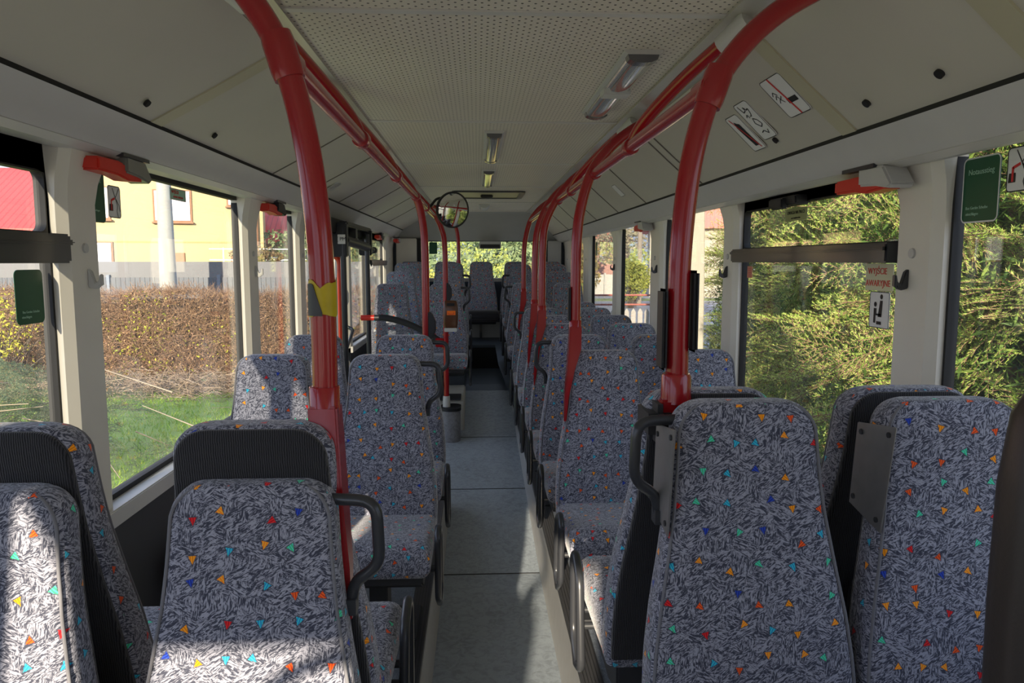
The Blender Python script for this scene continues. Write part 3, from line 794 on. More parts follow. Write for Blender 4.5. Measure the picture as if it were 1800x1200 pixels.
# tape
tp = thing('tape_wrap', 'torn yellow and dark grey tape wrapped round the near left red pole', 'tape', (-.298, 1.45, 1.68))
mb = MB(); N = 28; rr = []
rngt = random.Random(3)
top = [.030 + .006 * math.sin(2 * pi * j / N * 2 + 1.2) + .004 * math.sin(2 * pi * j / N * 5) + rngt.uniform(-.002, .002) for j in range(N)]; bot = [-.034 + .003 * math.sin(2 * pi * j / N * 3) + rngt.uniform(-.0015, .0015) for j in range(N)]
for k in range(3):
    rr.append([((PR + .0022 + (.004 if 2 < j < 9 and k == 1 else 0)) * math.cos(2 * pi * j / N), (PR + .0022) * math.sin(2 * pi * j / N), (bot[j] * (2 - k) + top[j] * k) / 2) for j in range(N)])
mb.loft(rr, caps=False); mb.loft([[(x * .99, y * .99, z) for x, y, z in r] for r in rr], caps=False); mb.build('yellow_tape', M['yellow'], tp)
mb = MB(); vs = []
for k in range(9):
    a = R(205 + k * 9); zt = .028 - .001 * (k - 2) ** 2 * .6
    rr_ = PR + .0045
    vs.append([(rr_ * math.cos(a), rr_ * math.sin(a), -.034), (rr_ * math.cos(a), rr_ * math.sin(a), zt if k < 5 else -.034 + .06 * (1 - (k - 4) / 4.5)), ((rr_ - .002) * math.cos(a), (rr_ - .002) * math.sin(a), zt if k < 5 else -.034 + .06 * (1 - (k - 4) / 4.5)), ((rr_ - .002) * math.cos(a), (rr_ - .002) * math.sin(a), -.034)])
mb.loft(vs); mb.build('grey_tape', M['greytape'], tp)
# left overhead rail with collars and upper struts
def rail(label, x, z, y0, y1, collars, struts, sgn):
    t = thing('overhead_handrail', label, 'handrail', (x, y0, z), 0, 'overhead red handrails')
    mb = MB(); mb.tube([(0, 0, 0), (0, (y1 - y0) * .5, 0), (0, y1 - y0, 0)], .0205, 16); mb.build('rail', M['red'], t, smooth=60)
    for y in collars:
        mb = MB(); ring_tube(mb, (0, y - y0, 0), (0, 1, 0), .028, .06); mb.build('collar', M['red'], t, smooth=60)
    for ya, yb in struts:
        mb = MB(); mb.tube(smoothpath([(0, ya - y0, .0), (sgn * .03, ya - y0 - .08, .07), (sgn * .11, (ya * .45 + yb * .55) - y0, .165), (sgn * .19, yb - y0, .235)]), .0205, 14); s = mb.build('strut', M['red'], t, smooth=60)
        mb = MB(); mb.tube([(sgn * .16, yb - y0 + .045, .205), (sgn * .21, yb - y0 - .03, .25)], [.028, .034], 14); mb.build('mount', M['cool'], s)
    return t
rail('left overhead red handrail running along the ceiling edge to the rear', RLx, RLz, 1.46, 6.4, (2.4, 3.42, 4.5, 5.4), ((2.4, 1.75), (3.42, 2.75)), -1)
rail('right overhead red handrail running along the ceiling edge to the rear', RRx, RRz, 1.6, 7.2, (2.46, 3.2, 4.0, 4.62, 5.35), ((2.46, 2.0), (4.0, 3.4)), 1)
# other left poles
b = (-.31, 4.5, PZ)
t = pole('second left red pole with a dark stop button, beside the middle door', b, smoothpath([(-.31, 4.5, PZ), (-.31, 4.5, 1.0), (-.31, 4.5, 1.75), (-.322, 4.5, 1.98), (-.36, 4.5, 2.13), (-.44, 4.5, 2.25), (-.56, 4.5, 2.39)]), .023)
stop_button(t, 1.36 - PZ, .015, 0)
mb = MB(); mb.tube([(0, 0, 0), (0, 0, .06)], .034); mb.build('pole_foot', M['red'], t)
b = (-.27, 6.4, .49)
t = pole('slim red pole carrying the brown ticket validator', b, smoothpath([(-.27, 6.4, .56), (-.27, 6.4, 1.2), (-.272, 6.4, 1.85), (-.30, 6.4, 2.03), (-.36, 6.4, 2.15), (-.46, 6.4, 2.27), (-.58, 6.4, 2.39)]), .023)
stop_button(t, 1.42 - .49 + .06, .01, -.005)
mb = MB(); mb.tube([(0, 0, -.02), (0, 0, .09)], [.034, .03]); f_ = mb.build('pole_foot', M['cool'], t); 
mb = MB(); mb.box(-.03, -.075 + .0, -.02, .02, .14, .21); mb.box(-.09, -.02, -.02, .02, .52, .60); mb.build('screen_lug', M['red'], t, bevel=.006)
b = (-.19, 8.75, 1.70)
t = pole('short far left red pole on the last forward seat', b, smoothpath([(-.215, 8.8, 1.66), (-.215, 8.8, 1.95), (-.235, 8.8, 2.12), (-.29, 8.8, 2.24), (-.38, 8.8, 2.33), (-.52, 8.8, 2.40)]), .022)
mb = MB(); mb.tube([(-.025, .05, -.05), (-.025, .05, .06)], [.03, .028]); mb.build('pole_foot', M['red'], t)
# right poles
b = (.445, 1.62, 1.45)
t = pole('thick near right red pole rising from the facing-away seat behind the nearest seat', b,
         smoothpath([(.448, 1.62, 1.42), (.446, 1.62, 1.62), (.450, 1.62, 1.80), (.470, 1.62, 1.98), (.512, 1.62, 2.122), (.575, 1.62, 2.215), (.655, 1.62, 2.285), (.76, 1.62, 2.345)]), PR)
mb = MB(); ring_tube(mb, (.067, 0, .672), (.35, 0, 1), .031, .085); mb.tube([(.062, -.01, .672), (.062, .07, .672)], .0275, 14); mb.build('clamp', M['red'], t)
mb = MB(); mb.tube([(0.0, 0, .055), (.0, 0, .045), (.0, 0, 0), (0, 0, -.02)], [.028, .033, .034, .036], 16); mb.box(-.04, .035, -.03, .10, -.06, -.005); mb.build('pole_foot', M['red'], t, bevel=.005)
for sg in (-1, 1):
    pass
mb = MB(); mb.box(.028, .040, -.03, .03, .10, .28); mb.box(-.040, -.028, -.03, .03, .06, .24); mb.build('stop_button', M['plastic'], t, bevel=.006)
mb = MB(); mb.box(-.07, -.018, -.06, .09, -.10, -.012); mb.build('bracket_cover', M['plastic'], t, bevel=.02)
def rpole(label, x, y, zb, xt, drop=.34):
    b = (x, y, zb)
    t = pole(label, b, smoothpath([(x, y, zb - .02), (x, y, zb + .25), (x + .004, y, zb + .45), (x + .02, y, 1.98), (xt, y, 2.122), (xt + .07, y, 2.22), (xt + .15, y, 2.29), (xt + .25, y, 2.35)]), .0225)
    foot(t, b, -1, 1, drop, .9)
    return t
t = rpole('second right red pole, at the corner of the seat facing the nearest pair', .428, 3.2, 1.40, .49)
mb = MB(); mb.box(-.032, -.022, -.02, .02, .09, .24); mb.build('stop_button', M['plastic'], t, bevel=.004)
rpole('third right red pole counted from the front, with a long red foot strap', .405, 4.60, 1.38, .49, .40)
rpole('fourth right red pole counted from the front, close behind the third', .415, 5.32, 1.38, .49, .40)
rpole('rearmost right red pole, at the far end of the overhead rail', .44, 6.97, 1.40, .50, .3)
# bent orange-red grab rail by the door
t = thing('door_grab_rail', 'bent orange-red grab rail with a white button box, before the middle door', 'handrail', (-.985, 5.4, PZ))
mb = MB(); mb.tube(fillet([(-.135, 0, 1.47), (0, 0, 1.47), (0, 0, .0)], .09, 8), .019, 14); mb.build('rail', M['orange'], t, smooth=60)
stop_button(t, 1.49 - PZ, .012, -.005, 'white')
# door mechanism
t = thing('door_mechanism', 'black door drive of cylinders and arms above the middle door', 'door mechanism', (-1.0, 5.9, 1.9))
mb = MB(); mb.box(-.13, .02, -.85, .75, .04, .15); mb.build('header_box', M['black'], t, bevel=.01)
mb = MB(); mb.tube([(.06, -.55, .0), (.06, .55, -.03)], .036, 14); mb.build('cylinder', M['plastic'], t)
mb = MB(); mb.tube([(.06, .5, -.03), (.06, .95, -.05)], .022, 12); mb.tube([(.06, .93, -.05), (.06, 1.0, -.05)], .03, 12); mb.build('piston_rod', M['plastic'], t)
mb = MB(); mb.box(-.02, .09, -.62, -.54, -.12, .12); mb.box(-.02, .09, .60, .67, -.10, .12); mb.box(-.05, .07, -.1, .0, .02, .13); mb.box(-.06, .08, -.5, .7, .10, .135); mb.build('bracket', M['plastic'], t, bevel=.008)
for y in (-.6, .55):
    mb = MB(); mb.tube([(.06, y, .08), (.06, y, -1.75)], .021, 14); mb.build('turning_post', M['tube'], t, smooth=60)
mb = MB(); mb.box(.035, .085, -.66, -.645, -.03, .035); f = mb.build('tag', M['white'], t)
tm = link('lettering', text_mesh('[ PM', .035, M['ink']), f); tm.rotation_euler = (pi / 2, 0, 0); tm.location = (.06, -.663, .003)
# curved glass draught screen with padded rail
t = thing('draught_screen', 'clear curved screen with a black padded top rail behind the middle door', 'screen', (-.60, 6.42, .45))
path = smoothpath([(-.285, .0, .815), (-.18, 0, .812), (-.02, .0, .770), (.15, .0, .69), (.31, .0, .585)])
mb = MB(); mb.tube(path, .028, 14); mb.build('padded_rail', M['plastic'], t, smooth=60)
mb = MB(); mb.tube([(-.40, 0, .815), (-.27, 0, .816)], .024, 12); mb.tube([(.30, 0, .59), (.325, -.02, .575)], .024); mb.build('rail_socket', M['redplastic'], t)
mb = MB(); pp = [(p.x, p.z - .02) for p in path]; mb.prism_y(pp + [(.31, .02), (-.36, .02)], -.004, .004); mb.build('glass', M['glass'], t, smooth=0)
# bin-shaped cover under the validator pole
t = thing('pole_base_cover', 'grey speckled rounded cover at the foot of the validator pole', 'base cover', (-.235, 6.42, .18))
rings = []
for z, s_ in ((0, .96), (.02, 1.0), (.28, 1.0)):
    rings.append([(x * s_, y * s_, z) for x, y in rrect2(-.08, .085, -.12, .12, .075, 8)])
mb = MB(); mb.loft(rings); mb.build('body', M['bingrey'], t, smooth=40)
rings = [[(x, y, z) for x, y in rrect2(-.086, .091, -.126, .126, .08, 8)] for z in (.278, .305)]
mb = MB(); mb.loft(rings); mb.build('rim', M['black'], t, smooth=40)
# ticket validator
t = thing('ticket_validator', 'brown ticket validator with an orange label, on the slim red pole', 'ticket validator', (-.225, 6.35, 1.16))
rings = []
for z, w, d_ in ((.02, .052, .05), (.05, .060, .056), (.12, .062, .058), (.20, .061, .056), (.245, .057, .050), (.256, .050, .042)):
    rings.append([(x, y, z) for x, y in rrect2(-w, w, -d_, d_, .018, 5)])
mb = MB(); mb.loft(rings); mb.build('housing', M['brown'], t, smooth=50)
mb = MB(); mb.box(-.055, .052, -.062, .055, -.008, .024); mb.build('base_tray', M['cool'], t, bevel=.004)
mb = MB(); mb.box(-.030, .034, -.058, -.045, .212, .236); mb.build('ticket_slot', M['black'], t, smooth=0)
mb = MB(); mb.box(-.030, .042, -.062, -.05, .135, .172); f = mb.build('orange_label', M['orangelab'], t, smooth=0)
mb = MB(); mb.box(-.018, .028, -.0632, -.06, .141, .145); mb.box(-.020, -.016, -.0632, -.06, .141, .158); mb.box(.026, .030, -.0632, -.06, .141, .158); mb.build('ticket_mark', M['redink'], f, smooth=0)
mb = MB(); mb.box(-.05, .0, .03, .06, .06, .20); mb.build('pole_clamp', M['black'], t)

# ================================================================== SMALL FITTINGS
# round mirror
t = thing('round_mirror', 'round convex observation mirror hanging from the left overhead rail', 'mirror', (-.175, 5.6, 2.13))
mb = MB(); rings = []
rad = .128
Q = Matrix.Rotation(R(30), 4, 'Z') @ Matrix.Rotation(R(6), 4, 'X')
for k in range(9):
    a = (k + .02) / 8; rr_ = rad * a
    rings.append([Q @ Vector((rr_ * math.cos(u), -.02 * (1 - a * a), rr_ * math.sin(u))) for u in np.linspace(0, 2 * pi, 41)[:-1]])
mb.loft(rings, caps=False); mb.build('mirror_glass', M['mirror'], t, smooth=80)
mb = MB(); rings = []
for rr_, y in ((rad - .002, -.002), (rad + .006, -.004), (rad + .007, .01), (rad, .03), (rad * .5, .05), (.01, .055)):
    rings.append([Q @ Vector((rr_ * math.cos(u), y, rr_ * math.sin(u))) for u in np.linspace(0, 2 * pi, 41)[:-1]])
mb.loft(rings); mb.build('mirror_shell', M['plastic'], t, smooth=50)
mb = MB(); mb.tube(fillet([(0, .05, .0), (.01, .10, .08), (-.12, .10, .10), (-.185, .05, .01)], .04), .010); mb.build('bracket', M['plastic'], t)
# ceiling lamps
def lamp(label, x, y, w, l, dim=False):
    t = thing('ceiling_lamp', label, 'ceiling lamp', (x, y, CZ), 0, 'ceiling lamps')
    mb = MB(); mb.prism_y([(-w / 2, 0), (-w / 2, -.008), (-w / 2 + .012, -.014), (w / 2 - .012, -.014), (w / 2, -.008), (w / 2, 0)], -l / 2, l / 2); mb.build('frame', M['cool'], t, smooth=0)
    mb = MB(); hh = .03
    prof = [(-w / 2 + .012, -.012), (-w * .36, -.026), (-w * .2, -.034), (0, -.036), (w * .2, -.034), (w * .36, -.026), (w / 2 - .012, -.012)]
    mb.prism_y(prof, -l / 2 + .03, l / 2 - .03); mb.build('lens', M['cool'] if dim else M['lens'], t, smooth=60)
    for ya, yb in ((l / 2 - .05, l / 2 - .005), (-l / 2 + .005, -l / 2 + .05)):
        mb = MB(); mb.prism_y([(a * 1.03, b * 1.08) for a, b in prof], ya, yb); mb.build('end_cap', M['lenscap'] if not dim else M['cool'], t, smooth=40)
    return t
t = lamp('long rectangular ceiling lamp on the right near the second cross strip', .52, 2.82, .12, .95)
mb = MB(); mb.box(-.05, .05, -.04, .04, -.040, -.012); mb.build('centre_band', M['cool'], t, bevel=.003)
lamp('first of the central ceiling lamps, with a smoky lens', .092, 4.28, .10, .98)
lamp('second of the central ceiling lamps, smaller and further back', .09, 5.83, .10, .95)
lamp('dull grey lamp cover on the ceiling behind the roof hatch', .09, 8.9, .12, .6, dim=True)
# roof hatch
t = thing('roof_hatch', 'rectangular ventilation hatch in the rear ceiling', 'roof hatch', (.10, 7.35, CZ))
mb = MB(); o_ = rrect2(-.33, .36, -.38, .38, .06, 5); i_ = rrect2(-.28, .31, -.32, .32, .04, 5)
for za, zb in ((-.014, 0),):
    k = len(o_); vs = [(x, y, -.014) for x, y in o_] + [(x, y, -.014) for x, y in i_] + [(x, y, .0) for x, y in o_] + [(x, y, -.002) for x, y in i_]; fs = []
    for i in range(k):
        j = (i + 1) % k; fs += [(i, j, k + j, k + i), (2 * k + i, 2 * k + j, j, i), (k + i, k + j, 3 * k + j, 3 * k + i)]
    mb.add(vs, fs)
mb.build('hatch_frame', M['tube'], t, smooth=0)
mb = MB(); mb.box(-.28, .31, -.32, .32, -.005, -.001); mb.build('hatch_lid', plain('yellowed_hatch_lid', (.50, .46, .26), .4), t, smooth=0)
mb = MB(); mb.box(-.06, .06, -.05, .03, -.035, -.004); mb.build('hatch_handle', M['plastic'], t, bevel=.008)
# emergency hammers
def hammer(label, x, y, z, sgn, cover='cool', flip=1):
    t = thing('emergency_hammer', label, 'emergency hammer', (x, y, z), 0, 'red emergency hammers over the windows')
    mb = MB(); mb.prism_x([(-.19 * flip, -.022), (-.19 * flip, .018), (-.06 * flip, .020), (.03 * flip, .008), (.10 * flip, -.002), (.10 * flip, -.028), (.0, -.034), (-.07 * flip, -.024)], -.028, .028); mb.build('hammer', M['redplastic'], t, bevel=.006)
    mb = MB(); mb.prism_x([(-.03 * flip, .04), (-.03 * flip, -.012), (.06 * flip, -.018), (.13 * flip, -.030), (.15 * flip, -.02), (.10 * flip, .036)], -.036, .036); mb.build('holder', M[cover], t, bevel=.006)
    mb = MB(); mb.box(-.04, .04, -.06, .12, .034, .045); mb.build('mounting_plate', M['tube'], t)
    return t
M['smoky'] = plain('smoky_holder', (.22, .22, .19), .3)
hammer('large red hammer in a smoky holder over the first left pillar', -1.115, 2.42, 2.035, -1, 'smoky')
hammer('red hammer in a dark holder over the second left pillar', -1.115, 4.18, 2.035, -1, 'plastic')
hammer('small red hammer high at the rear left window', -1.115, 8.6, 2.025, -1, 'plastic')
hammer('tiny red hammer on the cream rear left corner', -1.05, 9.9, 2.02, -1, 'cool')
hammer('red hammer in a pale holder over the first right pillar', 1.16, 2.14, 1.98, 1, 'cool', -1)
hammer('red hammer in a grey holder over the right window further back', 1.16, 5.15, 1.985, 1, 'cool', -1)
# coat hooks
def hook(label, side, y, z=1.70):
    x = XL if side < 0 else XR; sg = -side
    t = thing('coat_hook', label, 'coat hook', (x, y, z), 0, 'coat hooks on the pillars')
    mb = MB(); mb.loft([[(sg * dx, y_, zz) for y_, zz in ((-.008, z0), (.008, z0), (.008, z1), (-.008, z1))] for dx, z0, z1 in ((0, -.026, .028), (.010, -.030, .020), (.020, -.032, -.014), (.030, -.028, -.010), (.034, -.02, .012), (.040, -.022, .012))])
    mb.build('hook', M['cool'] if side < 0 else M['tube'], t, smooth=40, bevel=.003)
for i, (y, lb) in enumerate(((2.26, 'pale coat hook on the first left pillar'), (3.92, 'pale coat hook on the second left pillar'), (8.02, 'coat hook on the far left pillar by the vent window'))): hook(lb, -1, y)
for i, (y, lb) in enumerate(((2.05, 'grey coat hook on the first right pillar'), (3.57, 'dark coat hook on the second right pillar'), (4.98, 'dark coat hook on the third right pillar'), (6.53, 'dark coat hook on the fourth right pillar'))): hook(lb, 1, y)
# cover screws in the cove
for i, (x, y, z, lb) in enumerate(((-.945, 2.23, 2.203, 'black plug in the left cove left of the seam strip'), (-.945, 2.78, 2.203, 'black plug in the left cove right of the seam strip'), (1.0, 1.60, 2.154, 'black plug in the right cove, the larger near one'), (1.0, 1.90, 2.154, 'black plug in the right cove, beside the seam strip'), (1.0, 2.48, 2.154, 'black plug in the right cove below the no-food signs'))):
    mb = MB(); mb.tube([(0, 0, 0), (-.006 * (1 if x > 0 else -1), 0, -.006)], .011, 14)
    o = mb.build('cover_plug', M['black'], None, loc=(x, y, z)); tag(o, lb, 'cover plug', 'black plugs in the coves')

# ------------------------------------------------------------------ stickers and signs
def card(name, label, w, h, m, r=.012, cat='sign', loc=(0, 0, 0), border=None, rot=None, group=None):
    t = thing(name, label, cat, loc, 0, group)
    if rot is not None: t.rotation_euler = rot
    mb = MB(); mb.prism_y(rrect2(-w / 2, w / 2, -h / 2, h / 2, r, 5), -.0008, .0008); mb.build('card', M[m], t, smooth=0)
    if border:
        mb = MB(); o_ = rrect2(-w / 2, w / 2, -h / 2, h / 2, r, 5); k = len(o_); q = border[1]
        i_ = rrect2(-w / 2 + q, w / 2 - q, -h / 2 + q, h / 2 - q, max(.002, r - q), 5)
        vs = [(x, -.0014, z) for x, z in o_] + [(x, -.0014, z) for x, z in i_]
        mb.add(vs, [(i, (i + 1) % k, k + (i + 1) % k, k + i) for i in range(k)]); mb.build('border', M[border[0]], t, smooth=0)
    return t
def put_text(t, s, size, m, x, z):
    o = link('lettering', text_mesh(s, size, M[m]), t); o.rotation_euler = (pi / 2, 0, 0); o.location = (x, -.0016, z); return o
def strokes(t, name, segs, m, w=.003):
    mb = MB()
    for pts in segs:
        for (xa, za), (xb, zb) in zip(pts[:-1], pts[1:]):
            d_ = Vector((xb - xa, 0, zb - za)); n_ = Vector((-d_.z, 0, d_.x)).normalized() * w / 2
            mb.add([(xa + n_.x, -.0018, za + n_.z), (xb + n_.x, -.0018, zb + n_.z), (xb - n_.x, -.0018, zb - n_.z), (xa - n_.x, -.0018, za - n_.z)], [(0, 1, 2, 3)])
    return mb.build(name, M[m], t, smooth=0)
def shape(t, name, poly, m, y=-.0017):
    mb = MB(); mb.add([(x, y, z) for x, z in poly], [tuple(range(len(poly)))]); return mb.build(name, M[m], t, smooth=0)
RL_ = (0, 0, -pi / 2)       # faces -x   (on the right wall)
LL_ = (0, 0, pi / 2)        # faces +x   (on the left wall)
def glass_break(t):
    strokes(t, 'crack_lines', [[(-.012, .045), (.006, .015), (.02, -.012), (.014, -.03), (.022, -.05)], [(.032, .045), (.010, .018), (.006, .015)], [(.008, .012), (.03, -.01), (.036, -.03)]], 'ink', .0026)
    strokes(t, 'hammer_mark', [[(-.022, .006), (-.022, -.028)], [(-.022, .004), (.002, .012)]], 'redink', .007)
    shape(t, 'hand_mark', [(-.036, -.03), (-.012, -.03), (-.012, -.008), (-.034, -.008)], 'ink')
g_in_r = GR - .006
t = card('emergency_exit_sign', 'green emergency exit sticker reading Notausstieg, on the first right window', .138, .165, 'green', .016, loc=(g_in_r, 1.835, 1.93), rot=RL_, border=('white', .004))
put_text(t, 'Notausstieg', .020, 'palegreen', 0, .045); put_text(t, 'Bus Geräte Scheibe', .0105, 'palegreen', -.01, -.045); put_text(t, 'einschlagen', .0105, 'palegreen', -.026, -.060)
t = card('break_glass_sign', 'white break-glass pictogram beside the green Notausstieg sticker', .085, .105, 'white', .012, loc=(g_in_r, 1.702, 1.965), rot=RL_, border=('ink', .003)); glass_break(t)
g_in_l = GL + .006
t = card('emergency_exit_sign', 'green emergency exit sticker low on the left window under the vent bar', .125, .145, 'green', .016, loc=(g_in_l, 2.045, 1.655), rot=LL_)
put_text(t, 'Bus Geräte Scheibe', .0095, 'palegreen', .0, -.04); put_text(t, 'einschlagen', .0095, 'palegreen', -.02, -.053)
t = card('emergency_exit_sign', 'green emergency exit sticker half hidden behind the first left pillar', .115, .165, 'green', .016, loc=(g_in_l, 2.425, 1.955), rot=LL_)
put_text(t, 'Notausstieg', .014, 'palegreen', 0, .05); put_text(t, 'einschlagen', .009, 'palegreen', 0, -.045)
t = card('break_glass_sign', 'white break-glass pictogram on the left window beside the first pillar', .085, .105, 'white', .012, loc=(g_in_l, 2.545, 1.945), rot=LL_, border=('ink', .003)); glass_break(t)
t = card('warning_sticker', 'small red and white WYJŚCIE BEZPIECZEŃSTWA sticker high on the left window', .155, .046, 'palegreen', .002, loc=(g_in_l, 3.08, 2.015), rot=LL_, border=('redink', .003))
t.children[0].data = t.children[0].data.copy(); t.children[0].data.materials[0] = plain('faded_pink_card', (.55, .42, .38), .5)
put_text(t, 'WYJŚCIE', .018, 'redink', -.03, .008); put_text(t, 'BEZPIECZEŃSTWA', .0115, 'redink', .0, -.011)
t = card('emergency_exit_sign', 'pale sticker with red WYJŚCIE AWARYJNE lettering on the second right window', .16, .085, 'white', .004, loc=(g_in_r, 2.285, 1.70), rot=RL_)
t.children[0].data = t.children[0].data.copy(); t.children[0].data.materials[0] = plain('cream_card', (.62, .60, .40), .5)
put_text(t, 'WYJŚCIE', .028, 'redink', -.01, .018); put_text(t, 'AWARYJNE', .028, 'redink', -.005, -.020)
t = card('priority_seat_sign', 'white sticker with a seated and standing figure, below the WYJŚCIE AWARYJNE one', .115, .115, 'white', .008, loc=(g_in_r, 2.275, 1.597), rot=RL_, border=('ink', .0025))
shape(t, 'figure_mark', [(-.030, .005), (-.014, .005), (-.014, -.012), (.012, -.012), (.012, -.018), (-.018, -.018), (-.018, -.042), (-.030, -.042)][::-1], 'ink')
shape(t, 'figure_mark', [(-.005, -.022), (.016, -.022), (.02, .03), (.005, .03)], 'ink'); shape(t, 'figure_mark', [(-.012, -.046), (.016, -.046), (.016, -.036), (-.012, -.036)], 'ink')
for cx, cz in ((-.022, .017), (.012, .042)): shape(t, 'figure_mark', [(cx + .008 * math.cos(a), cz + .008 * math.sin(a)) for a in np.linspace(0, 2 * pi, 13)[:-1]], 'ink')
t = card('warning_sticker', 'translucent strip reading UWAGA NA PALCE at the top of the vent window', .20, .05, 'white', .003, loc=(g_in_r, 2.92, 1.935), rot=RL_)
t.children[0].data = t.children[0].data.copy(); t.children[0].data.materials[0] = plain('faded_green_card', (.34, .36, .16), .5)
put_text(t, 'UWAGA NA PALCE', .0185, 'ink', 0, .008); put_text(t, 'przy zamykaniu okna', .010, 'ink', 0, -.013)
t = card('warning_sticker', 'small faded red sticker under the vent bar, far corner of that window', .06, .055, 'white', .003, loc=(g_in_r, 3.40, 1.70), rot=RL_)
t.children[0].data = t.children[0].data.copy(); t.children[0].data.materials[0] = plain('faded_red_card', (.60, .25, .16), .5)
strokes(t, 'print_lines', [[(-.022, a), (.022, a)] for a in (.016, .008, -.002, -.01, -.018)], 'redink', .0022)
# pictograms on the right cove: plane through the cove slope
def cove_card(name, label, w, h, x, y, border=('ink', .0025)):
    nx, nz = -.68, -.73
    t = thing(name, label, 'sign', (x, y, float(np.interp(x, [.765, .91, 1.05], [2.362, 2.232, 2.110])) - .004))
    # local x -> -y world, local z -> up the slope, local -y -> into the cabin
    ez = Vector((-.722, 0, .692)); ex = Vector((0, -1, 0)); ey = ez.cross(ex)
    t.rotation_euler = Matrix((ex, ey, ez)).transposed().to_euler()
    mb = MB(); mb.prism_y(rrect2(-w / 2, w / 2, -h / 2, h / 2, .014, 5), -.0008, .002); mb.build('card', M['white'], t, smooth=0)
    o_ = rrect2(-w / 2, w / 2, -h / 2, h / 2, .014, 5); k = len(o_); q = border[1]; i_ = rrect2(-w / 2 + q, w / 2 - q, -h / 2 + q, h / 2 - q, .011, 5)
    mb = MB(); mb.add([(a, -.0014, b_) for a, b_ in o_] + [(a, -.0014, b_) for a, b_ in i_], [(i, (i + 1) % k, k + (i + 1) % k, k + i) for i in range(k)]); mb.build('border', M['ink'], t, smooth=0)
    return t
t = cove_card('no_smoking_sign', 'white no-smoking pictogram on the right cove beside the seam strip', .145, .145, .905, 2.195)
shape(t, 'cigarette_mark', [(-.005, -.028), (.055, -.028), (.055, -.010), (-.005, -.010)], 'ink'); strokes(t, 'smoke_mark', [[(-.055, .0), (-.04, .012), (-.03, -.004), (-.015, .006)], [(-.05, -.015), (-.035, -.003), (-.02, -.018)], [(-.058, .014), (-.044, .026), (-.03, .012)]], 'ink', .003)
strokes(t, 'ban_stripe', [[(-.012, .07), (.012, -.07)]], 'redink', .008)
t = cove_card('no_food_sign', 'white pictogram of a crossed-out takeaway snack on the right cove', .11, .16, .945, 2.62)
shape(t, 'snack_mark', [(-.022, .03), (-.010, .055), (.004, .045), (.018, .04), (.022, -.02), (.028, -.06), (-.006, -.06), (-.014, -.02)], 'ink'); strokes(t, 'ban_stripe', [[(-.03, .07), (.03, -.07)]], 'redink', .006)
t = cove_card('no_litter_sign', 'white pictogram of a hand and litter on the right cove, beside the crossed-out snack', .11, .16, .925, 2.48)
strokes(t, 'hand_mark', [[(-.03, .07), (-.02, .04), (.0, .045), (.0, .06), (.012, .045), (.025, .05), (.018, .03), (.01, .02), (.0, .02)], [(.0, .01), (-.012, -.01), (.01, -.03), (.03, -.02), (.02, .0), (0, .01)], [(-.02, -.05), (.0, -.045), (.02, -.06), (.03, -.045)], [(-.03, .02), (-.015, .03), (-.01, .015)]], 'ink', .004)
t = cove_card('notice_card', 'small white notice on the right cove far back above the windows', .12, .10, .93, 4.9)
t = thing('faint_notice', 'faint outline notice on the left cove above the middle door', 'sign', (-.90, 4.85, 2.228))
ez = Vector((.82, 0, .57)); ex = Vector((0, 1, 0)); ey = ez.cross(ex); t.rotation_euler = Matrix((ex, ey, ez)).transposed().to_euler()
mb = MB(); mb.prism_y(rrect2(-.08, .08, -.05, .05, .01, 4), -.001, .001); mb.build('card', plain('faint_card', (.42, .41, .37), .4), t, smooth=0); strokes(t, 'outline_mark', [[(-.06, -.03), (.05, .03)], [(-.03, -.035), (.065, .02)], [(-.06, .0), (.02, .04)]], 'ink', .003)
t = card('emergency_exit_sign', 'tiny green sticker in the upper left corner of the rear window', .11, .16, 'green', .01, loc=(-.60, 10.33, 1.93))
t = thing('rear_display', 'grey box hanging at the top middle of the rear window', 'display box', (.185, 10.31, 1.99))
mb = MB(); mb.box(-.15, .15, -.10, .02, -.07, .03); mb.build('housing', M['cool'], t, bevel=.01)
mb = MB(); mb.box(-.135, .135, -.104, -.098, -.062, -.01); mb.build('front', M['plastic'], t)
t = card('emergency_exit_sign', 'dark green sticker on the right window before the pale column', .12, .17, 'green', .012, loc=(g_in_r, 4.72, 1.90), rot=RL_)
t = card('break_glass_sign', 'small grey pictogram beside the dark green sticker further back', .075, .10, 'cool', .01, loc=(g_in_r, 4.58, 1.93), rot=RL_, border=('ink', .003)); glass_break(t)
t = card('emergency_exit_sign', 'dark sticker in the upper corner of the right window with the gate view', .10, .14, 'green', .012, loc=(g_in_r, 7.85, 1.88), rot=RL_)
# latch at the vent window
mb = MB(); mb.box(-.03, .03, -.13, .13, -.018, .018); mb.box(-.05, -.02, -.05, .05, -.03, .012)
o = mb.build('vent_latch', M['plastic'], None, bevel=.006, loc=(GR - .035, 2.93, 1.985)); tag(o, 'black latch at the top of the right vent window', 'latch')
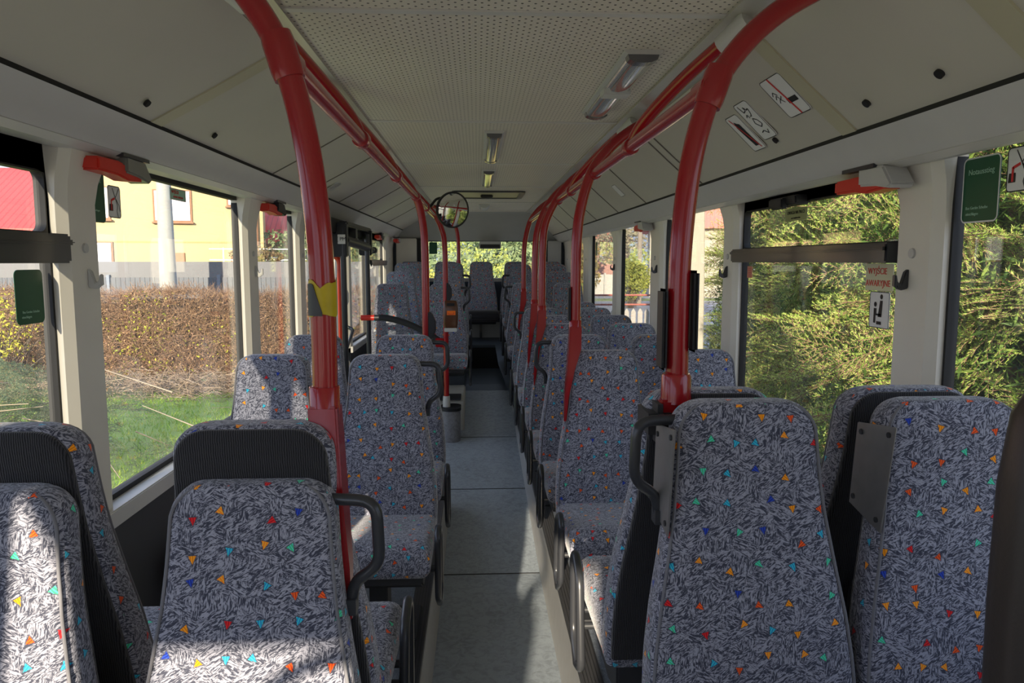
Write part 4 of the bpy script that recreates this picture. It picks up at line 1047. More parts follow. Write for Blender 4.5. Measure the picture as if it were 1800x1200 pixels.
# ================================================================== OUTSIDE
GZ = -.42
def nmesh(name, V, F, mat, attr=None):
    me = bpy.data.meshes.new(name); V = np.asarray(V, np.float32); F = np.asarray(F, np.int32); n = F.shape[1]
    me.vertices.add(len(V)); me.vertices.foreach_set('co', V.ravel())
    me.loops.add(F.size); me.loops.foreach_set('vertex_index', F.ravel())
    me.polygons.add(len(F)); me.polygons.foreach_set('loop_start', np.arange(len(F), dtype=np.int32) * n)
    if attr is not None:
        a = me.attributes.new('age', 'FLOAT', 'POINT'); a.data.foreach_set('value', np.asarray(attr, np.float32))
    me.update(calc_edges=True); me.materials.append(mat); return me
def unit(v): return v / np.maximum(1e-9, np.linalg.norm(v, axis=-1, keepdims=True))
def leaves(P, size, rng, up=0.3, aspect=.55):
    n = len(P); d = unit(rng.normal(size=(n, 3)) + np.array([0, 0, up])); e = unit(np.cross(d, rng.normal(size=(n, 3))))
    s = size * rng.uniform(.6, 1.3, (n, 1))
    V = np.stack([P - d * s * .5, P + e * s * aspect * .5, P + d * s * .5, P - e * s * aspect * .5], 1).reshape(-1, 3)
    return V, np.arange(4 * n).reshape(-1, 4)
def twigs(P, D, L, r):
    """thin three-sided sticks"""
    n = len(P); a = unit(np.cross(D, np.array([.31, .57, .76]))); b = np.cross(D, a); Q = P + D * L
    vs = []
    for base, rr in ((P, r), (Q, r * .5)):
        for k in range(3):
            t = 2 * pi * k / 3; vs.append(base + (a * math.cos(t) + b * math.sin(t)) * rr)
    V = np.stack(vs, 1).reshape(-1, 3); i = np.arange(n)[:, None] * 6
    F = np.concatenate([i + np.array([[k, (k + 1) % 3, 3 + (k + 1) % 3, 3 + k]]) for k in range(3)])
    return V, F
def blob_points(n, rng, c, s, lumps=9):
    """points on and in a lumpy crown"""
    C = unit(rng.normal(size=(lumps, 3))) * rng.uniform(.25, .72, (lumps, 1)); rad = rng.uniform(.32, .55, lumps)
    k = rng.integers(0, lumps, n); p = C[k] + unit(rng.normal(size=(n, 3))) * (rad[k] * rng.uniform(.55, 1, n) ** .4)[:, None]
    return p * np.array(s) + np.array(c)
# ---- ground
mb = MB(); mb.box(-90, 90, -40, 150, GZ - .4, GZ)
t = NT('ground_soil'); v = t.coord(); n1 = t.noise(v, .6, 6); n2 = t.noise(v, 30, 4)
t.lk(t.mix(n2, t.mix(n1, (.16, .13, .08), (.24, .22, .13)), (.30, .26, .18)), t.b.inputs['Base Color']); t.b.inputs['Roughness'].default_value = .95
struct(mb.build('ground', t.m, smooth=0))
t = NT('lawn_turf'); v = t.coord(); n1 = t.noise(v, 1.3, 5); n2 = t.noise(v, 60, 3)
t.lk(t.mix(t.math('MULTIPLY', n2, .5), t.mix(n1, (.13, .26, .03), (.26, .36, .06)), (.30, .28, .10)), t.b.inputs['Base Color']); t.b.inputs['Roughness'].default_value = .9
mb = MB(); mb.box(-16, -1.9, 2.0, 13.6, GZ - .02, GZ + .02); struct(mb.build('lawn', t.m, smooth=0))
n = 26000; P = np.stack([rng.uniform(-11, -2.0, n), rng.uniform(4.5, 13.6, n), np.full(n, GZ + .02)], 1)
h = rng.uniform(.04, .11, (n, 1)); lean = rng.normal(size=(n, 3)) * .5; lean[:, 2] = 1; side = unit(np.cross(lean, rng.normal(size=(n, 3)))) * .006
V = np.stack([P - side, P + side, P + lean * h], 1).reshape(-1, 3)
o = link('grass', nmesh('grass', V, np.arange(3 * n).reshape(-1, 3), leaf_mat('grass_blades', [(.16, .33, .03), (.30, .46, .05), (.42, .46, .10)], .35)))
tag(o, 'bright green lawn grass below the brown hedge', 'grass', kind='stuff')
mb = MB(); mb.box(1.6, 26, 13.5, 95, GZ - .02, GZ + .015); struct(mb.build('road', plain('grey_asphalt_road', (.30, .30, .32), .8, scale=2), smooth=0))
mb = MB(); mb.box(6, 30, 40, 42.5, GZ, GZ + .03); struct(mb.build('verge', plain('grass_verge', (.22, .26, .09), .9, scale=1, vary=.3), smooth=0))

# ---- brown clipped hedge
t = thing('clipped_hedge', 'long brown autumn hedge with sparse yellow-green leaves beyond the lawn', 'hedge', (-6.5, 14.4, GZ))
HX0, HX1, HD, HHt = -10.5, 5.0, .55, 1.58
def hedge_pts(n, front=.8, shrink=0):
    x = rng.uniform(HX0, HX1, n); u = rng.uniform(0, 1, n)
    y = np.where(u < front, -HD + np.abs(rng.normal(0, .12, n)), rng.uniform(-HD, HD, n)); z = np.where(u < front, rng.uniform(.0, HHt, n), HHt - np.abs(rng.normal(0, .05, n)))
    z = z + .05 * np.sin(x * 2.1) * (z > 1.3) + .03 * np.sin(x * 7.7) * (z > 1.3)
    return np.stack([x, y, z], 1)
n = 42000; P = hedge_pts(n); D = unit(rng.normal(size=(n, 3)) + np.array([0, -.5, .5])); V, F = twigs(P, D, rng.uniform(.08, .26, (n, 1)), .0042)
link('twigs', nmesh('twigs', V, F, leaf_mat('hedge_twigs', [(.20, .12, .075), (.34, .21, .13), (.46, .31, .19)], 0)), t)
n = 38000; P = hedge_pts(n); V, F = leaves(P, .042, rng)
link('dead_leaves', nmesh('dead_leaves', V, F, leaf_mat('hedge_brown_leaves', [(.25, .13, .07), (.40, .25, .13), (.50, .33, .18), (.34, .20, .15)], .2)), t)
n = 9000; P = hedge_pts(n, 1.0); k = (np.sin(P[:, 0] * 1.7 + 1.0) + np.sin(P[:, 0] * 4.3) * .7 + rng.normal(0, .7, n) + (P[:, 2] < 1.15) * .9) > 1.0
V, F = leaves(P[k] + np.array([0, -.04, 0]), .055, rng); link('green_leaves', nmesh('green_leaves', V, F, leaf_mat('hedge_yellow_leaves', [(.42, .46, .05), (.62, .60, .08), (.30, .38, .06)], .35)), t)
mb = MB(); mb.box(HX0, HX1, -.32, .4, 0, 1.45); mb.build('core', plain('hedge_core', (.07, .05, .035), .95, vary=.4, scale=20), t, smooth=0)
# ---- bush at the left with yellow leaves
def shrub(name, label, loc, size, n, cols, leaf, cat='shrub', group=None, seed=1, stems=True, lumps=9, trans=.3):
    r = np.random.default_rng(seed); t = thing(name, label, cat, loc, 0, group)
    P = blob_points(n, r, (0, 0, size[2] * 1.0), size, lumps); P = P[P[:, 2] > 0.02]
    V, F = leaves(P, leaf, r); link('foliage', nmesh('foliage', V, F, leaf_mat(name + '_leaves', cols, trans)), t)
    if stems:
        k = 60; B = r.normal(size=(k, 3)) * np.array([size[0], size[1], 0]) * .15; T = blob_points(k, r, (0, 0, size[2]), np.array(size) * .85, lumps); d_ = T - B; L_ = np.linalg.norm(d_, axis=1, keepdims=True)
        V, F = twigs(B, d_ / L_, L_, max(.006, size[2] * .012)); link('stems', nmesh('stems', V, F, plain('shrub_stems', (.13, .10, .08), .9)), t)
    return t
def tree(name, label, loc, size, trunk, n, cols, leaf, group=None, seed=1, lumps=14, cat='tree', trans=.3):
    r = np.random.default_rng(seed); t = thing(name, label, cat, loc, 0, group)
    P = blob_points(n, r, (0, 0, trunk + size[2] * .8), size, lumps); V, F = leaves(P, leaf, r)
    link('crown', nmesh('crown', V, F, leaf_mat(name + '_leaves', cols, trans)), t)
    mb = MB(); h = trunk + size[2] * .9; mb.tube([(0, 0, 0), (.03, 0, h * .5), (0, .05, h)], [h * .03, h * .022, h * .008], 8); mb.build('trunk', plain('bark', (.16, .12, .09), .9, vary=.3, scale=5), t)
    return t
shrub('yellowing_bush', 'loose bush with bright yellow leaves before the hedge, far left', (-8.3, 12.9, GZ), (1.2, .6, .95), 1300, [(.50, .44, .05), (.60, .52, .08), (.34, .38, .05)], .06, seed=4, lumps=12)
# ---- debris of cut spruce branches
def spruce_branch(L, r, dens=1.0, droop=.12, nl=.021, nw=.0023, sub=True):
    """needles of one flat spray lying along +x; returns triangles, age per vertex and its wooden axes"""
    axes = []
    n = max(6, int(L / .055))
    def ax_pt(s): return np.array([s, .02 * L * math.sin(3 * s / L), -droop * L * (s / L) ** 1.6 + .05 * L * math.sin(4.4 * s / L)])
    main = [ax_pt(L * i / 10) for i in range(11)]
    for a, b in zip(main[:-1], main[1:]): axes.append((a, b, np.linalg.norm(b) / L * .55))
    for i in range(2, n):
        s = L * (i + r.uniform(-.2, .2)) / n; f = s / L
        l0 = (.46 * L * (1 - f) ** .75 * min(1, .45 + 1.5 * f)) * r.uniform(.7, 1.1) + .03
        for sg in (-1, 1):
            a = R(r.uniform(42, 60)); d = np.array([math.cos(a), sg * math.sin(a), r.uniform(-.18, .16)]); p = ax_pt(s)
            m = max(1, int(l0 / .07)); prev = p
            for k in range(m):
                q = p + d * l0 * (k + 1) / m + np.array([.02, 0, -.10 * l0 * ((k + 1) / m) ** 2]) ; axes.append((prev, q, min(1, .45 + .55 * (k + 1) / m) * (.6 + .4 * f)))
                if sub and k >= 1 and l0 > .12:
                    for s2 in (-1, 1):
                        if r.random() < .75:
                            a2 = R(r.uniform(35, 55)) * s2 + a * sg; d2 = np.array([math.cos(a2), math.sin(a2), r.uniform(-.2, .15)]); l2 = r.uniform(.04, .09) * (1.2 - .5 * k / m)
                            axes.append((prev, prev + d2 * l2, r.uniform(.75, 1.0)))
                prev = q
    A = np.array([a for a, b, c in axes]); B = np.array([b for a, b, c in axes]); C = np.array([c for a, b, c in axes])
    ln = np.linalg.norm(B - A, axis=1); cnt = np.maximum(2, (ln / .0042 * dens).astype(int)); idx = np.repeat(np.arange(len(A)), cnt); N = len(idx)
    u = r.random(N); P = A[idx] + (B - A)[idx] * u[:, None]; T = unit((B - A)[idx]); rad = unit(np.cross(T, r.normal(size=(N, 3))))
    rad[:, 2] = np.where(rad[:, 2] < -.3, -rad[:, 2] * .5, rad[:, 2])
    D = unit(T * r.uniform(.5, .8, (N, 1)) + rad * .8); l = nl * r.uniform(.75, 1.15, (N, 1)); sd = unit(np.cross(D, r.normal(size=(N, 3)))) * nw
    V = np.stack([P - sd, P + sd, P + D * l], 1); age = np.clip(C[idx] + r.normal(0, .08, N), 0, 1)
    wood = (A, B)
    return V, np.repeat(age[:, None], 3, 1), wood
PROT = [spruce_branch(L, np.random.default_rng(50 + i), d) for i, (L, d) in enumerate(((1.25, .8), (1.0, .8), (.8, .9), (1.45, .7)))]
NEED = needle_mat()
WOOD = plain('spruce_wood', (.22, .13, .08), .9)
def place_branches(specs):
    """specs: (prototype, Matrix 3x3 (numpy), offset)"""
    VV, AA, WA, WB = [], [], [], []
    for k, Mx, off in specs:
        V, a, (wa, wb) = PROT[k]; VV.append((V.reshape(-1, 3) @ Mx.T + off)); AA.append(a.ravel()); WA.append(wa @ Mx.T + off); WB.append(wb @ Mx.T + off)
    V = np.concatenate(VV); return V, np.arange(len(V)).reshape(-1, 3), np.concatenate(AA), np.concatenate(WA), np.concatenate(WB)
def frame(az, el, roll, s):
    ca, sa, ce, se = math.cos(az), math.sin(az), math.cos(el), math.sin(el)
    x = np.array([ca * ce, sa * ce, se]); y = np.array([-sa, ca, 0]); z = np.cross(x, y)
    y2 = y * math.cos(roll) + z * math.sin(roll); z2 = np.cross(x, y2)
    return np.stack([x, y2, z2], 1) * s
def spruce_mesh(seed, H_, r0, step, per):
    r = np.random.default_rng(seed); specs = []; z = .15
    while z < 5.0:
        rad = r0 * (1 - z / H_) ** .8 + .12
        for j in range(per):
            az = 2 * pi * (j + r.random()) / per; el = R(r.uniform(-30, 28))
            start = max(0, rad - 1.25) * .85
            k = int(r.integers(0, 4)); Lk = (1.25, 1.0, .8, 1.45)[k]; s = min(1.15, max(.35, (rad - start) / Lk)) * r.uniform(.9, 1.12)
            off = np.array([math.cos(az) * start, math.sin(az) * start, z + r.uniform(-.1, .1) + .1 * start]); specs.append((k, frame(az + r.uniform(-.45, .45), el, R(r.uniform(-75, 75)), s), off))
        z += step * r.uniform(.8, 1.2)
    V, F, A, wa, wb = place_branches(specs)
    me = nmesh('needles', V, F, NEED, A)
    d_ = wb - wa; L_ = np.linalg.norm(d_, axis=1, keepdims=True); Vw, Fw = twigs(wa, d_ / np.maximum(L_, 1e-6), L_, .0035); mw = nmesh('twigs', Vw, Fw, WOOD)
    mb = MB(); mb.tube([(0, 0, 0), (0, 0, H_ * .5), (0, 0, H_)], [.10, .065, .01], 10); mt = mb.mesh('trunk', WOOD)
    n = 42000; zz = H_ * (1 - np.sqrt(r.random(n))) * .97 + .05; rr = (r0 * .78 * (1 - zz / H_) ** .8) * np.sqrt(r.random(n)); aa = r.random(n) * 2 * pi
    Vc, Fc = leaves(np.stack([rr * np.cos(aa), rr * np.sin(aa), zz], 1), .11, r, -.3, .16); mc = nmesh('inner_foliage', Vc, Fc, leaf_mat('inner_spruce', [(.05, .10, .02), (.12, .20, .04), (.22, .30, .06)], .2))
    return me, mw, mt, mc
SP = [spruce_mesh(1, 8.0, 1.85, .17, 14), spruce_mesh(2, 8.4, 1.75, .17, 14)]
for i, (x, y, k, rz, lb) in enumerate(((4.15, 3.0, 0, .4, 'spruce outside the first right window, behind the green sticker'), (3.75, 5.0, 1, 2.1, 'spruce with pale sunlit tips outside the vent window'), (4.25, 7.2, 0, 4.0, 'spruce seen between the thick red pole and the second right pillar'),
                                       (6.0, 3.9, 1, 5.2, 'darker spruce standing behind the green-stickered one on the right'), (6.0, 6.2, 0, 1.2, 'spruce in the second line, behind the vent window spruce'), (4.55, 10.2, 1, .7, 'spruce at the end of the row, beside the pale concrete column'), (5.9, 1.7, 1, 3.0, 'spruce at the right edge beyond the first window'), (7.9, 4.9, 0, 2.6, 'back row spruce at the far right of the picture'), (6.9, 9.4, 0, 2.9, 'back row spruce behind the end of the row'), (8.0, 7.0, 1, 3.9, 'tall back row spruce above the vent rail'))):
    t = thing('spruce_tree', lb, 'tree', (x, y, GZ), rz, 'spruces along the right side'); s = .96 + .12 * ((i * 37) % 10) / 10
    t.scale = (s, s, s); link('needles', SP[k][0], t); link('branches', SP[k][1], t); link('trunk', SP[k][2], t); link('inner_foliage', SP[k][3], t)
# cut spruce pile and twig litter on the left lawn
t = thing('brush_pile', 'heap of cut spruce branches lying on the lawn at the lower left', 'brush pile', (-5.0, 7.4, GZ))
r = np.random.default_rng(91); specs = []
for j in range(170):
    x, y = r.normal(0, .9), r.normal(0, .6); hh = max(.05, 1.35 * math.exp(-(x * x + y * y) / 1.1)) * r.uniform(.3, 1)
    specs.append((int(r.integers(0, 4)), frame(r.uniform(0, 2 * pi), R(r.uniform(-30, 25)), R(r.uniform(-60, 60)), r.uniform(.6, .95)), np.array([x, y, hh])))
V, F, A, wa, wb = place_branches(specs)
PN = leaf_mat('cut_spruce_needles', [(.06, .11, .07), (.12, .19, .12), (.20, .24, .13), (.25, .17, .09)], .2)
link('cut_branches', nmesh('cut_branches', V, F, PN, A), t)
k = 60; P = np.stack([r.normal(0, .8, k), r.normal(0, .6, k), r.uniform(.1, .95, k)], 1); D = unit(r.normal(size=(k, 3)) * np.array([1, 1, .35])); Vt, Ft = twigs(P, D, r.uniform(.3, .9, (k, 1)), .009)
link('bare_sticks', nmesh('bare_sticks', Vt, Ft, plain('grey_sticks', (.38, .30, .22), .8)), t)
n = 9000; P = np.stack([rng.uniform(-9.5, -2.4, n), 12.6 + rng.normal(0, .55, n), np.full(n, GZ + .04) + np.abs(rng.normal(0, .07, n))], 1); D = unit(rng.normal(size=(n, 3)) * np.array([1, 1, .3]))
V, F = twigs(P, D, rng.uniform(.06, .4, (n, 1)), .006); o = link('twig_litter', nmesh('twig_litter', V, F, leaf_mat('litter', [(.20, .14, .10), (.34, .25, .17), (.44, .34, .25)], 0)))
tag(o, 'brown twig litter strewn along the foot of the hedge', 'twigs', kind='stuff')

# ---- grey fence behind the hedge
t = thing('grey_fence', 'dark grey slatted fence with a pale top band behind the hedge', 'fence', (-7, 17.5, GZ))
mb = MB()
for i in range(125): mb.box(-9 + i * .11, -9 + i * .11 + .103, -.012, .012, .02, 1.80)
mb.build('slats', plain('anthracite_slats', (.095, .105, .125), .5), t, smooth=0)
mb = MB()
for i in range(6): mb.box(-9 + i * 2.5, -9 + i * 2.5 + .07, -.05, .05, 0, 1.86)
mb.build('posts', plain('fence_posts', (.17, .20, .25), .5), t, smooth=0)
mb = MB(); mb.box(-9, 4.7, .03, .09, 1.80, 2.16); mb.build('rear_band', plain('pale_grey_band', (.15, .15, .158), .6), t, smooth=0)
# ---- concrete lamp post
o = MB(); o.tube([(0, 0, 0), (0, 0, 4.2), (.0, 0, 8.0)], [.19, .135, .10], 12)
o = o.build('concrete_post', plain('pale_concrete', (.36, .36, .34), .8, vary=.1, scale=4, bump=.2, bscale=60), None, loc=(-6.35, 15.6, GZ)); tag(o, 'pale tapered concrete post between the hedge and the yellow house', 'post')

# ---- yellow house
PLAS = plain('yellow_render', (.56, .42, .22), .9, vary=.05, scale=.8, bump=.1, bscale=80); ROOF = ribs_mat('red_corrugated_roof', (.62, .055, .045), 0, .22, .62, .45)
WHT = plain('white_window_frame', (.80, .80, .80), .4); BRN = plain('brown_reveal', (.30, .15, .08), .7); CURT = plain('pale_curtain', (.62, .62, .64), .8, vary=.2, scale=3); DRK = plain('dark_room_glass', (.16, .18, .22), .08, vary=.3, scale=1)
h = thing('yellow_house', 'yellow rendered two-storey house with red roof beyond the hedge', 'house', (-10.4, 25, GZ), R(15))
def hb(nm, x0, x1, y0, y1, z0, z1, m, par=h): mb = MB(); mb.box(x0, x1, y0, y1, z0, z1); return mb.build(nm, m, par, smooth=0)
hb('wall', -3.4, 3.25, 0, 8, 0, 5.35, PLAS)
hb('string_course', -3.4, 3.25, -.02, 0, 2.78, 2.83, plain('ochre_line', (.55, .38, .16), .9))
mb = MB(); mb.prism_y([(-3.9, 5.30), (-.1, 7.6), (3.7, 5.30), (3.7, 5.42), (-.1, 7.75), (-3.9, 5.42)], -.5, 8.4); mb.build('roof', ROOF, h, smooth=0)
mb = MB(); mb.prism_y([(-3.4, 5.35), (3.25, 5.35), (-.1, 7.55)], 0.02, .3); mb.build('gable', PLAS, h, smooth=0)
def hwin(x, z, w, hh, curtain=True, par=h, blind=False):
    mb = MB(); mb.box(x - w / 2 - .06, x + w / 2 + .06, -.05, .02, z - .06, z + hh + .05); wo = mb.build('window_surround', BRN, par, smooth=0)
    mb = MB(); mb.box(x - w / 2, x + w / 2, -.07, -.03, z, z + hh); f = mb.build('window_frame', WHT, wo, smooth=0)
    mb = MB()
    if w > .7: mb.box(x - w / 2 + .07, x - .04, -.08, -.06, z + .07, z + hh - .07); mb.box(x + .04, x + w / 2 - .07, -.08, -.06, z + .07, z + hh - .07)
    else: mb.box(x - w / 2 + .07, x + w / 2 - .07, -.08, -.06, z + .06, z + hh - .06)
    mb.build('pane', CURT if curtain else DRK, wo, smooth=0)
    mb = MB(); mb.box(x - w / 2 - .1, x + w / 2 + .1, -.16, .0, z - .10, z - .05); mb.build('window_sill', BRN, wo, smooth=0)
hwin(-1.95, 3.55, 1.0, .95); hwin(.45, 3.5, 1.05, .95); hwin(2.45, 4.05, .55, .36, False); hwin(-2.0, 1.75, 1.15, 1.0); hwin(2.55, 1.95, .62, .32, False)
hb('door', .05, .75, -.05, .02, .0, 2.45, BRN)
mb = MB(); mb.tube([(3.05, -.1, 0), (3.05, -.1, 5.3)], .05, 8); mb.build('downpipe', plain('brown_downpipe', (.25, .12, .06), .4), h)
mb = MB()
for z in (2.55, 2.2): mb.box(1.6, 4.6, -1.2, -1.17, z, z + .03)
for x in (2.0, 4.2): mb.box(x, x + .04, -1.2, -1.16, 1.0, 2.6)
mb.build('balcony_rail', WHT, h, smooth=0)
# lower wing with a big red roof on the left
w = thing('red_roofed_wing', 'low yellow building with a broad red roof at the left edge', 'house', (-17.4, 25.6, GZ), R(4))
mb = MB(); mb.box(-6, 3.4, 0, 7, 0, 3.35); mb.build('wall', PLAS, w, smooth=0)
mb = MB(); mb.add([(-6.3, -.45, 3.25), (3.6, -.45, 3.25), (3.6, 3.5, 5.65), (-6.3, 3.5, 5.65), (-6.3, -.45, 3.13), (3.6, -.45, 3.13), (3.6, 7.4, 3.13), (-6.3, 7.4, 3.13)], [(0, 1, 2, 3), (4, 7, 6, 5), (0, 4, 5, 1), (3, 2, 6, 7), (1, 5, 6, 2), (0, 3, 7, 4)]); mb.build('roof', ROOF, w, smooth=0)
hwin(1.7, 2.2, 1.1, .9, True, w)
# climbing shrub on the house and the house further right
shrub('bare_climber', 'brown bare climber at the right corner of the yellow house', (-6.6, 22.8, GZ + 1.9), (.95, .5, .42), 1500, [(.20, .12, .07), (.34, .24, .12), (.24, .22, .08)], .10, seed=8, stems=False)
w = thing('red_house', 'house with a wide red roof behind the second left window', 'house', (-6.4, 33, GZ), R(5))
mb = MB(); mb.box(-3.0, 2.6, 0, 7, 0, 3.2); mb.build('wall', plain('pale_render', (.60, .50, .36), .9), w, smooth=0)
mb = MB(); mb.add([(-3.4, -.4, 3.05), (3.0, -.4, 3.05), (2.4, 3.5, 5.5), (-2.8, 3.5, 5.5), (-3.4, -.4, 2.92), (3.0, -.4, 2.92), (3.0, 7.4, 2.92), (-3.4, 7.4, 2.92)], [(0, 1, 2, 3), (4, 7, 6, 5), (0, 4, 5, 1), (3, 2, 6, 7), (1, 5, 6, 2), (0, 3, 7, 4)]); mb.build('roof', ROOF, w, smooth=0)
hwin(-1.4, 1.7, .9, .8, False, w); hwin(.6, 1.7, .9, .8, False, w)
for i, (x, y, s, lb) in enumerate(((-9.3, 20.3, .75, 'brown shrub at the left behind the grey fence'), (-6.3, 21.5, .92, 'tall brown shrub behind the fence, left of the middle door'), (-4.4, 20.5, .9, 'brown shrub beyond the fence near the bent rail'), (-2.9, 19.5, 1.0, 'russet shrub seen through the middle door'))):
    shrub('brown_shrub', lb, (x, y, GZ), (1.3 * s, .9, 1.25 * s), 3200, [(.24, .15, .07), (.40, .28, .12), (.34, .33, .10), (.20, .17, .07)], .11, group='brown shrubs behind the fence', seed=30 + i)
tree('pine_tree', 'pine with grey-green crown over the red roof, left of the taped pole', (-5.5, 26.5, GZ), (.9, .9, .8), 2.9, 3000, [(.10, .14, .06), (.22, .26, .11), (.30, .30, .14)], .16, seed=44)

# ---- right side: column, gate, far houses
mb = MB(); mb.loft([[(x, y, z) for x, y in rrect2(-w_, w_, -.17, .17, .03, 3)] for z, w_ in ((0, .22), (2.0, .2), (4.0, .16))]); o = mb.build('concrete_column', plain('cream_concrete', (.44, .40, .33), .85, vary=.1, scale=5), None, loc=(2.52, 8.9, GZ), smooth=20); tag(o, 'pale concrete column close outside the right windows', 'column')
t = thing('picket_gate', 'sliding gate of pale grey pickets with thin red top rails', 'gate', (2.9, 12.4, GZ))
mb = MB()
for i in range(15):
    x = -1.1 + i * .115
    mb.prism_y([(x, .15), (x + .08, .15), (x + .08, 1.32), (x + .04, 1.38), (x, 1.32)], -.012, .012)
mb.build('pickets', plain('weathered_pickets', (.50, .46, .43), .8, vary=.12, scale=9), t, smooth=0)
mb = MB()
for z in (1.60, 1.44, .30): mb.tube([(-1.15, .03, z), (.7, .03, z)], .016, 8)
for x in (-1.15, .7): mb.tube([(x, .03, .1), (x, .03, 1.61)], .016, 8)
mb.build('red_frame', plain('faded_red_tube', (.50, .16, .12), .5), t)
mb = MB(); mb.box(.72, .90, -.09, .09, 0, 1.85); mb.box(.70, .92, -.11, .11, 1.85, 1.92); o = mb.build('gate_post', plain('blue_grey_post', (.46, .49, .54), .8), None, smooth=0, loc=(2.9, 12.4, GZ)); tag(o, 'blue-grey masonry post at the right end of the picket gate', 'post')
w = thing('gabled_house', 'far house with a steep red gable roof behind the right windows', 'house', (13.4, 44, GZ), R(-12))
mb = MB(); mb.box(-3, 3, 0, 8, 0, 4.3); mb.build('wall', plain('light_render', (.45, .40, .32), .9), w, smooth=0)
mb = MB(); mb.add([(-3.4, -.5, 4.1), (3.4, -.5, 4.1), (3.4, 8.5, 4.1), (-3.4, 8.5, 4.1), (0, -.3, 8.6), (0, 8.3, 8.6)], [(0, 3, 2, 1), (0, 1, 4), (2, 3, 5), (1, 2, 5, 4), (3, 0, 4, 5)]); mb.build('roof', ROOF, w, smooth=0)
hwin(-1.2, 2.2, 1.0, 1.1, False, w)
mb = MB(); mb.box(-.3, .3, 3, 3.6, 7.0, 9.4); mb.build('chimney', plain('brick_chimney', (.42, .16, .10), .9), w, smooth=0)
w = thing('brick_house', 'distant reddish house at the end of the road', 'house', (10.6, 66, GZ), R(-5))
mb = MB(); mb.box(-3, 3, 0, 8, 0, 4.0); mb.build('wall', plain('brick_wall', (.48, .27, .22), .9), w, smooth=0)
mb = MB(); mb.add([(-3.4, -.5, 3.9), (3.4, -.5, 3.9), (3.4, 8.5, 3.9), (-3.4, 8.5, 3.9), (0, -.3, 7.0), (0, 8.3, 7.0)], [(0, 3, 2, 1), (0, 1, 4), (2, 3, 5), (1, 2, 5, 4), (3, 0, 4, 5)]); mb.build('roof', plain('rust_roof', (.40, .14, .10), .7), w, smooth=0)
mb = MB(); mb.tube([(0, 0, 0), (0, 0, 8.5)], [.13, .09], 8); mb.box(-.7, .7, -.05, .05, 7.7, 7.82); o = mb.build('utility_pole', plain('grey_wood_pole', (.30, .25, .20), .9), None, loc=(7.9, 35.8, GZ)); tag(o, 'wooden utility pole beside the far road', 'pole')
mb = MB()
for i in range(5): mb.tube([(0, i * .3, .0), (-3.5, 12, -.35), (-7, 28, 0)], .012, 5)
o = mb.build('overhead_wires', M['black'], None, loc=(7.7, 35.7, 7.25)); tag(o, 'thin overhead wires running from the utility pole', 'wires')
t = thing('concrete_fence', 'low pale concrete fence along the far side of the road', 'fence', (7.0, 46, GZ))
mb = MB()
for i in range(6): mb.box(-5 + i * 1.2, -5 + i * 1.2 + 1.12, -.04, .04, 0, 1.35)
mb.build('panels', plain('concrete_panels', (.58, .55, .48), .85), t, smooth=0)
mb = MB()
for i in range(7): mb.box(-5.06 + i * 1.2, -5.06 + i * 1.2 + .1, -.07, .07, 0, 1.45)
mb.build('posts', plain('concrete_posts', (.52, .50, .44), .85), t, smooth=0)
for i, (x, y, sx, sz, lb, cols) in enumerate(((7.1, 34, .75, 1.35, 'clipped green hedge block beyond the road', [(.20, .24, .05), (.34, .36, .07), (.42, .42, .10)]), (9.0, 33, .9, 1.3, 'green hedge beside the blue-grey gate post', [(.22, .26, .05), (.36, .38, .08), (.42, .40, .10)]), (8.2, 38, 1.0, 1.35, 'yellow-green round tree behind the hedge block', [(.36, .38, .07), (.52, .52, .10), (.28, .32, .08)]))):
    shrub('roadside_hedge', lb, (x, y, GZ), (sx, .9, sz), 3500, cols, .14, group='greenery along the road', seed=60 + i)
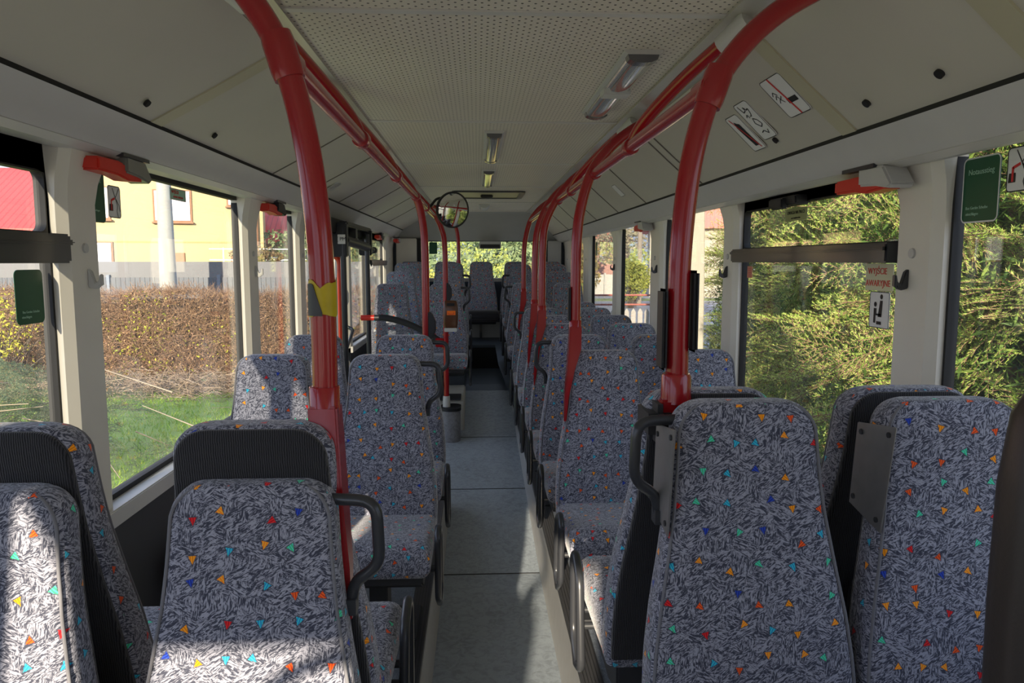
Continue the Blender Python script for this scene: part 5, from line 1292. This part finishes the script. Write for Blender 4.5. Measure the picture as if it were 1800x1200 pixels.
for i, (x, y, s, lb) in enumerate(((8.3, 58, 2.6, 'pale bare tree at the end of the road'), (12.6, 62, 3.0, 'bare brownish tree left of the gabled house'), (5.0, 70, 3.0, 'hazy bare tree far down the road'))):
    tree('bare_tree', lb, (x, y, GZ), (s, s * .8, s), 1.6, 2600, [(.36, .30, .22), (.48, .42, .30), (.44, .43, .24)], .26, group='far bare trees', seed=70 + i)
# ---- garden trees behind the rear window
cols_c = [(.14, .20, .09), (.24, .31, .15), (.36, .42, .20)]; cols_y = [(.36, .36, .07), (.50, .46, .10), (.26, .32, .08)]; cols_r = [(.36, .22, .08), (.46, .35, .12), (.38, .38, .14)]
ft = [(-2.6, 22, 1.9, 3.0, cols_c, 'bluish green conifer at the left of the rear window'), (0.4, 25, 2.2, 3.4, cols_c, 'tall grey-green tree in the middle of the rear window'), (1.9, 24, 1.7, 3.2, cols_c, 'loose green tree at the right of the rear window'), (-5.5, 27, 2.5, 3.4, cols_c, 'green tree behind the fence, seen by the left pillars'), (3.0, 29, 2.0, 3.2, cols_r, 'russet tree beyond the right rear corner'), (-.9, 32, 2.8, 4.6, cols_c, 'high green backdrop tree left of the rear display'), (2.4, 33, 2.8, 4.6, [(.30, .36, .16), (.44, .48, .22), (.50, .50, .28)], 'high pale green backdrop tree right of the rear display')]
for i, (x, y, s, hh, c, lb) in enumerate(ft): tree('garden_tree', lb, (x, y, GZ), (s, s * .8, hh * .62), .5, 6000, c, .17, group='trees behind the rear window', seed=80 + i)
for i, (x, y, s, c, lb) in enumerate(((-1.3, 17.5, .95, cols_y, 'yellow shrub low in the left half of the rear window'), (.15, 18, 1.25, [(.34, .38, .08), (.44, .46, .10), (.24, .32, .08)], 'pointed yellow-green shrub left of the middle rear seat'), (1.2, 17.6, 1.0, cols_r, 'orange-brown shrub right of the middle rear seat'), (2.0, 18.2, .9, cols_y, 'golden shrub at the right of the rear window'), (-2.4, 18.3, 1.0, cols_y, 'golden shrub at the left end of the rear window'))):
    shrub('golden_shrub', lb, (x, y, GZ), (.85 * s, .7, 1.15 * s), 4500, c, .085, group='shrubs behind the rear window', seed=95 + i)
bpy.context.view_layer.update()
